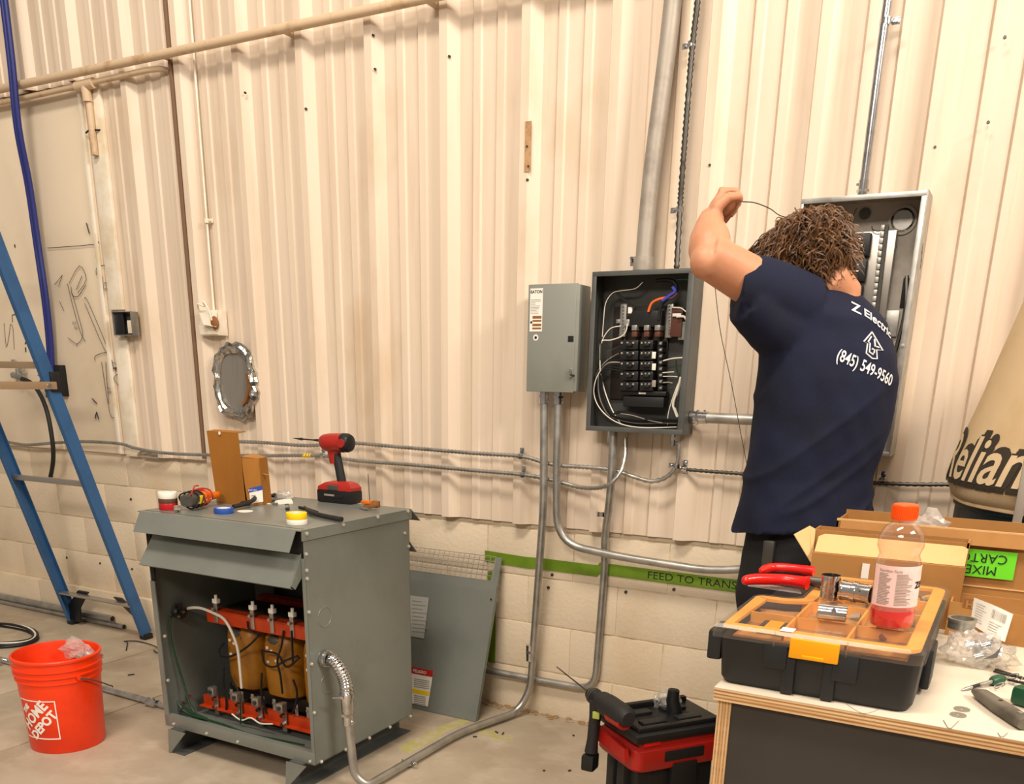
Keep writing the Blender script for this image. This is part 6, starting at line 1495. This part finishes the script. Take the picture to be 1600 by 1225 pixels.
# strands falling over the forehead
for i in range(160):
    v = HP(.085+rn.uniform(-.02, .02), rn.uniform(-.07, .08), .075+rn.uniform(-.02, .02)); d = (hf*.75+Vector((0, 0, -.75))+Vector((rn.uniform(-.3, .3),)*3)).normalized(); ln = rn.uniform(.04, .085)
    P = [v+d*(ln*k/6)+hl*(.006*sin(k*.9+i))+hu*(.005*cos(k*.8+i)) for k in range(7)]
    lk[i % 3 == 0].tube(P, [.002, .002, .002, .0018, .0015, .001, .0004], 4)
part('hair_lock', lk[0], 'hair', hair, kind='stuff'); part('hair_lock', lk[1], 'hair_tip', hair, 'lighter curly strands', kind='stuff')
# back print, laid on the shirt
bv = BVHTree.FromPolygons([v for v in sm.v], [tuple(f) for f in sm.f])
dn = (-F_*.75+Vector((.30, -.55, 0))).normalized()
def lay(p, off=.0022):
    q = Vector(p)+dn*.35; hit = bv.ray_cast(q, -dn, 1.0)
    if hit[0] is None:
        nr = bv.find_nearest(Vector(p)); return nr[0]+nr[1]*off
    return hit[0]+dn*off
def txt_on(s_, sz, A, B, m_='print_white', bold=.0006, arc=0):
    A = Vector(A); B = Vector(B); c = (A+B)/2; ex = (B-A).normalized(); ey = dn.cross(ex)
    if ey.z < 0: ey = -ey
    tmp = text_mb(s_, sz, Matrix(), bold=bold, sub=.008); xs = [v.x for v in tmp.v]; sc = (B-A).length/(max(xs)-min(xs)); x0 = (max(xs)+min(xs))/2
    tmp.v = [lay(c+ex*((v.x-x0)*sc)+ey*(v.y*1.0+arc*(v.x-x0)**2)) for v in tmp.v]; return part('lettering', tmp, m_, shirt)
yb_ = PB+.05
def hitpx(x, y):
    d = _ray(x, y).normalized(); h = bv.ray_cast(CAM, d, 6); return h[0] if h[0] is not None else W(x, y, PB+.08)
txt_on('(845) 549-9560', .040, hitpx(1308, 554), hitpx(1393, 596))
txt_on('Z', .034, hitpx(1329, 478), hitpx(1345, 486)); txt_on('Electric', .030, hitpx(1350, 488), hitpx(1391, 524))
# arrow-house emblem built from bent outlines
def outline(P, w_=.0022):
    Q = [hitpx(x, y) for x, y in P]; m = MB(); m.tube([q+dn*.001 for q in Q], w_, 5); return m
em = MB()
for P in ([(1362, 519), (1349, 534), (1355, 537), (1353, 552), (1362, 560), (1370, 561), (1369, 547), (1379, 548), (1362, 519)], [(1361, 526), (1356, 534), (1359, 537), (1358, 550), (1364, 554)], [(1366, 530), (1367, 541), (1373, 543)], [(1362, 545), (1366, 547), (1365, 552)]):
    m = outline(P); em.add(m.v, m.f)
part('emblem', em, 'print_white', shirt)

# thin fish wire held in the raised hand
t = thing('pull_wire', 'thin dark wire arching from the raised fist down behind the navy shirt', 'wire', W(1168, 730, .5))
P = cr([tipL+Vector((0, 0, .0)), W(1160, 315, .72), W(1180, 317, .60), W(1203, 326, .52), W(1222, 338, .48), W(1260, 345, .4), W(1300, 350, .35), W(1330, 360, .2)], 6)
part('wire', MB().tube(P, .0014, 6), 'ink', t)
P = cr([W(1116, 420, .6), W(1118, 455, .5), W(1126, 520, .4), W(1143, 600, .35), W(1158, 680, .35), W(1170, 740, .35)], 6)
part('wire', MB().tube(P, .0011, 6), 'ink', t)

# ================================================================== cloth dust bag on its drum
bcx = Vector((.275, -.47, 0)); zb = 1.015
t = thing('dust_bag', 'large beige cloth filter bag with dark block lettering at the right edge', 'bag', (bcx.x, bcx.y, zb))
def px2r(x, y): # radius needed so the silhouette passes through the pixel
    d = _ray(x, y); d2 = Vector((d.x, d.y, 0)); o = Vector((bcx.x-CAM.x, bcx.y-CAM.y, 0)); tt = o.dot(d2)/d2.dot(d2); z = CAM.z+d.z*tt; r = (o-d2*tt).length; return r, z
prof = [px2r(*p) for p in ((1602, 465), (1580, 515), (1556, 570), (1532, 622), (1508, 672), (1490, 715), (1480, 742), (1479, 752))]
r0, z0 = prof[-1]; zb = px2r(1484, 770)[1]; t.matrix_world = Matrix.Translation((bcx.x, bcx.y, zb))
prof = [(r0*.94, zb+.0), (r0*.975, zb+.010), (r0*.95, zb+.020), (r0*1.0, zb+.032)]+prof[::-1][0:]+[(.03, prof[0][1]+.25), (.0, prof[0][1]+.26)]
prof = sorted(prof, key=lambda p: p[1])
zs_ = [p[1] for p in prof]; rs_ = [p[0] for p in prof]
def brad(z): return float(np.interp(z, zs_, rs_))
def bsurf(q, z, o=0):
    r = brad(z); k = .5+.5*sin(q*3.1+z*4); r += .006*noise.noise(Vector((cos(q)*3, sin(q)*3, z*5)))+(.012*noise.noise(Vector((cos(q)*2, sin(q)*2, z*26))) if z < z0 else 0)
    return Vector((bcx.x+cos(q)*(r+o), bcx.y+sin(q)*(r+o), z+(.012*sin(q*1.0+.4) if z < z0 else 0)))
NZ = 60; R = []
for i in range(NZ+1):
    z = zs_[0]+(zs_[-1]-zs_[0])*i/NZ; R.append([bsurf(2*pi*k/64, z) for k in range(64)])
part('cloth', MB().rings(R), 'cloth_bag', t, angle=70)
part('hem_cord', MB().tube([bsurf(2*pi*k/48, zb+.004, .001) for k in range(48)], .006, 6, closed=True), 'cloth_bag', t)
vq = math.atan2(CAM.y-bcx.y, CAM.x-bcx.x)
zc_ = px2r(1500, 712)[1]; 
def btext(s_, sz, q0, zc2, m_, o, dx=0, dy=0, bold=.004, sy=1.5):
    def f(co):
        x = co.x+dx; z = zc2+co.y*sy+dy; return bsurf(q0+x/brad(z), z, o)
    return part('lettering', text_mb(s_, sz, Matrix(), bold=bold, map_=f, sub=.015, shear=.15), m_, t)
TXTQ = vq-.90
for k in range(5): btext('Reliant', .158, TXTQ, zc_, 'print_dark', .0018+.0003*k, dx=.003*k-.0+.004, dy=.006*k-.012, bold=.006, sy=1.0)
for k in range(3): btext('Reliant', .158, TXTQ, zc_, 'print_dark', .0012, dx=-.006*k, dy=-.006*k, bold=.006, sy=1.0)
btext('Reliant', .158, TXTQ, zc_, 'print_cream', .0042, dx=0, dy=0, bold=.002, sy=1.0)
t = thing('drum', 'dark teal metal drum under the beige cloth bag behind the cartons', 'drum', (bcx.x, bcx.y, 0))
part('drum_body', MB().lathe([(0, .0), (r0*.9, .0), (r0*.93, .01), (r0*.93, .33), (r0*.95, .34), (r0*.93, .35), (r0*.93, .66), (r0*.95, .67), (r0*.93, .68), (r0*.93, zb-.028), (r0*.945, zb-.022), (r0*.945, zb-.013), (0, zb-.013)], (bcx.x, bcx.y, 0.001), 48, cap=False), 'drum_teal', t)
q = wy(1592, 760, bcx.y-r0*.97); q.y = bcx.y-math.sqrt(max(.01, (r0*1.06)**2-(q.x-bcx.x)**2))-.022
part('support_bar', MB().box((q.x+.010, q.y, 1.19), (.020, .014, .24), .003), 'galv_dull', t, 'grey upright bar'); part('bar_cap', MB().box((q.x+.010, q.y, 1.315), (.024, .018, .014), .003), 'galv_dull', t)
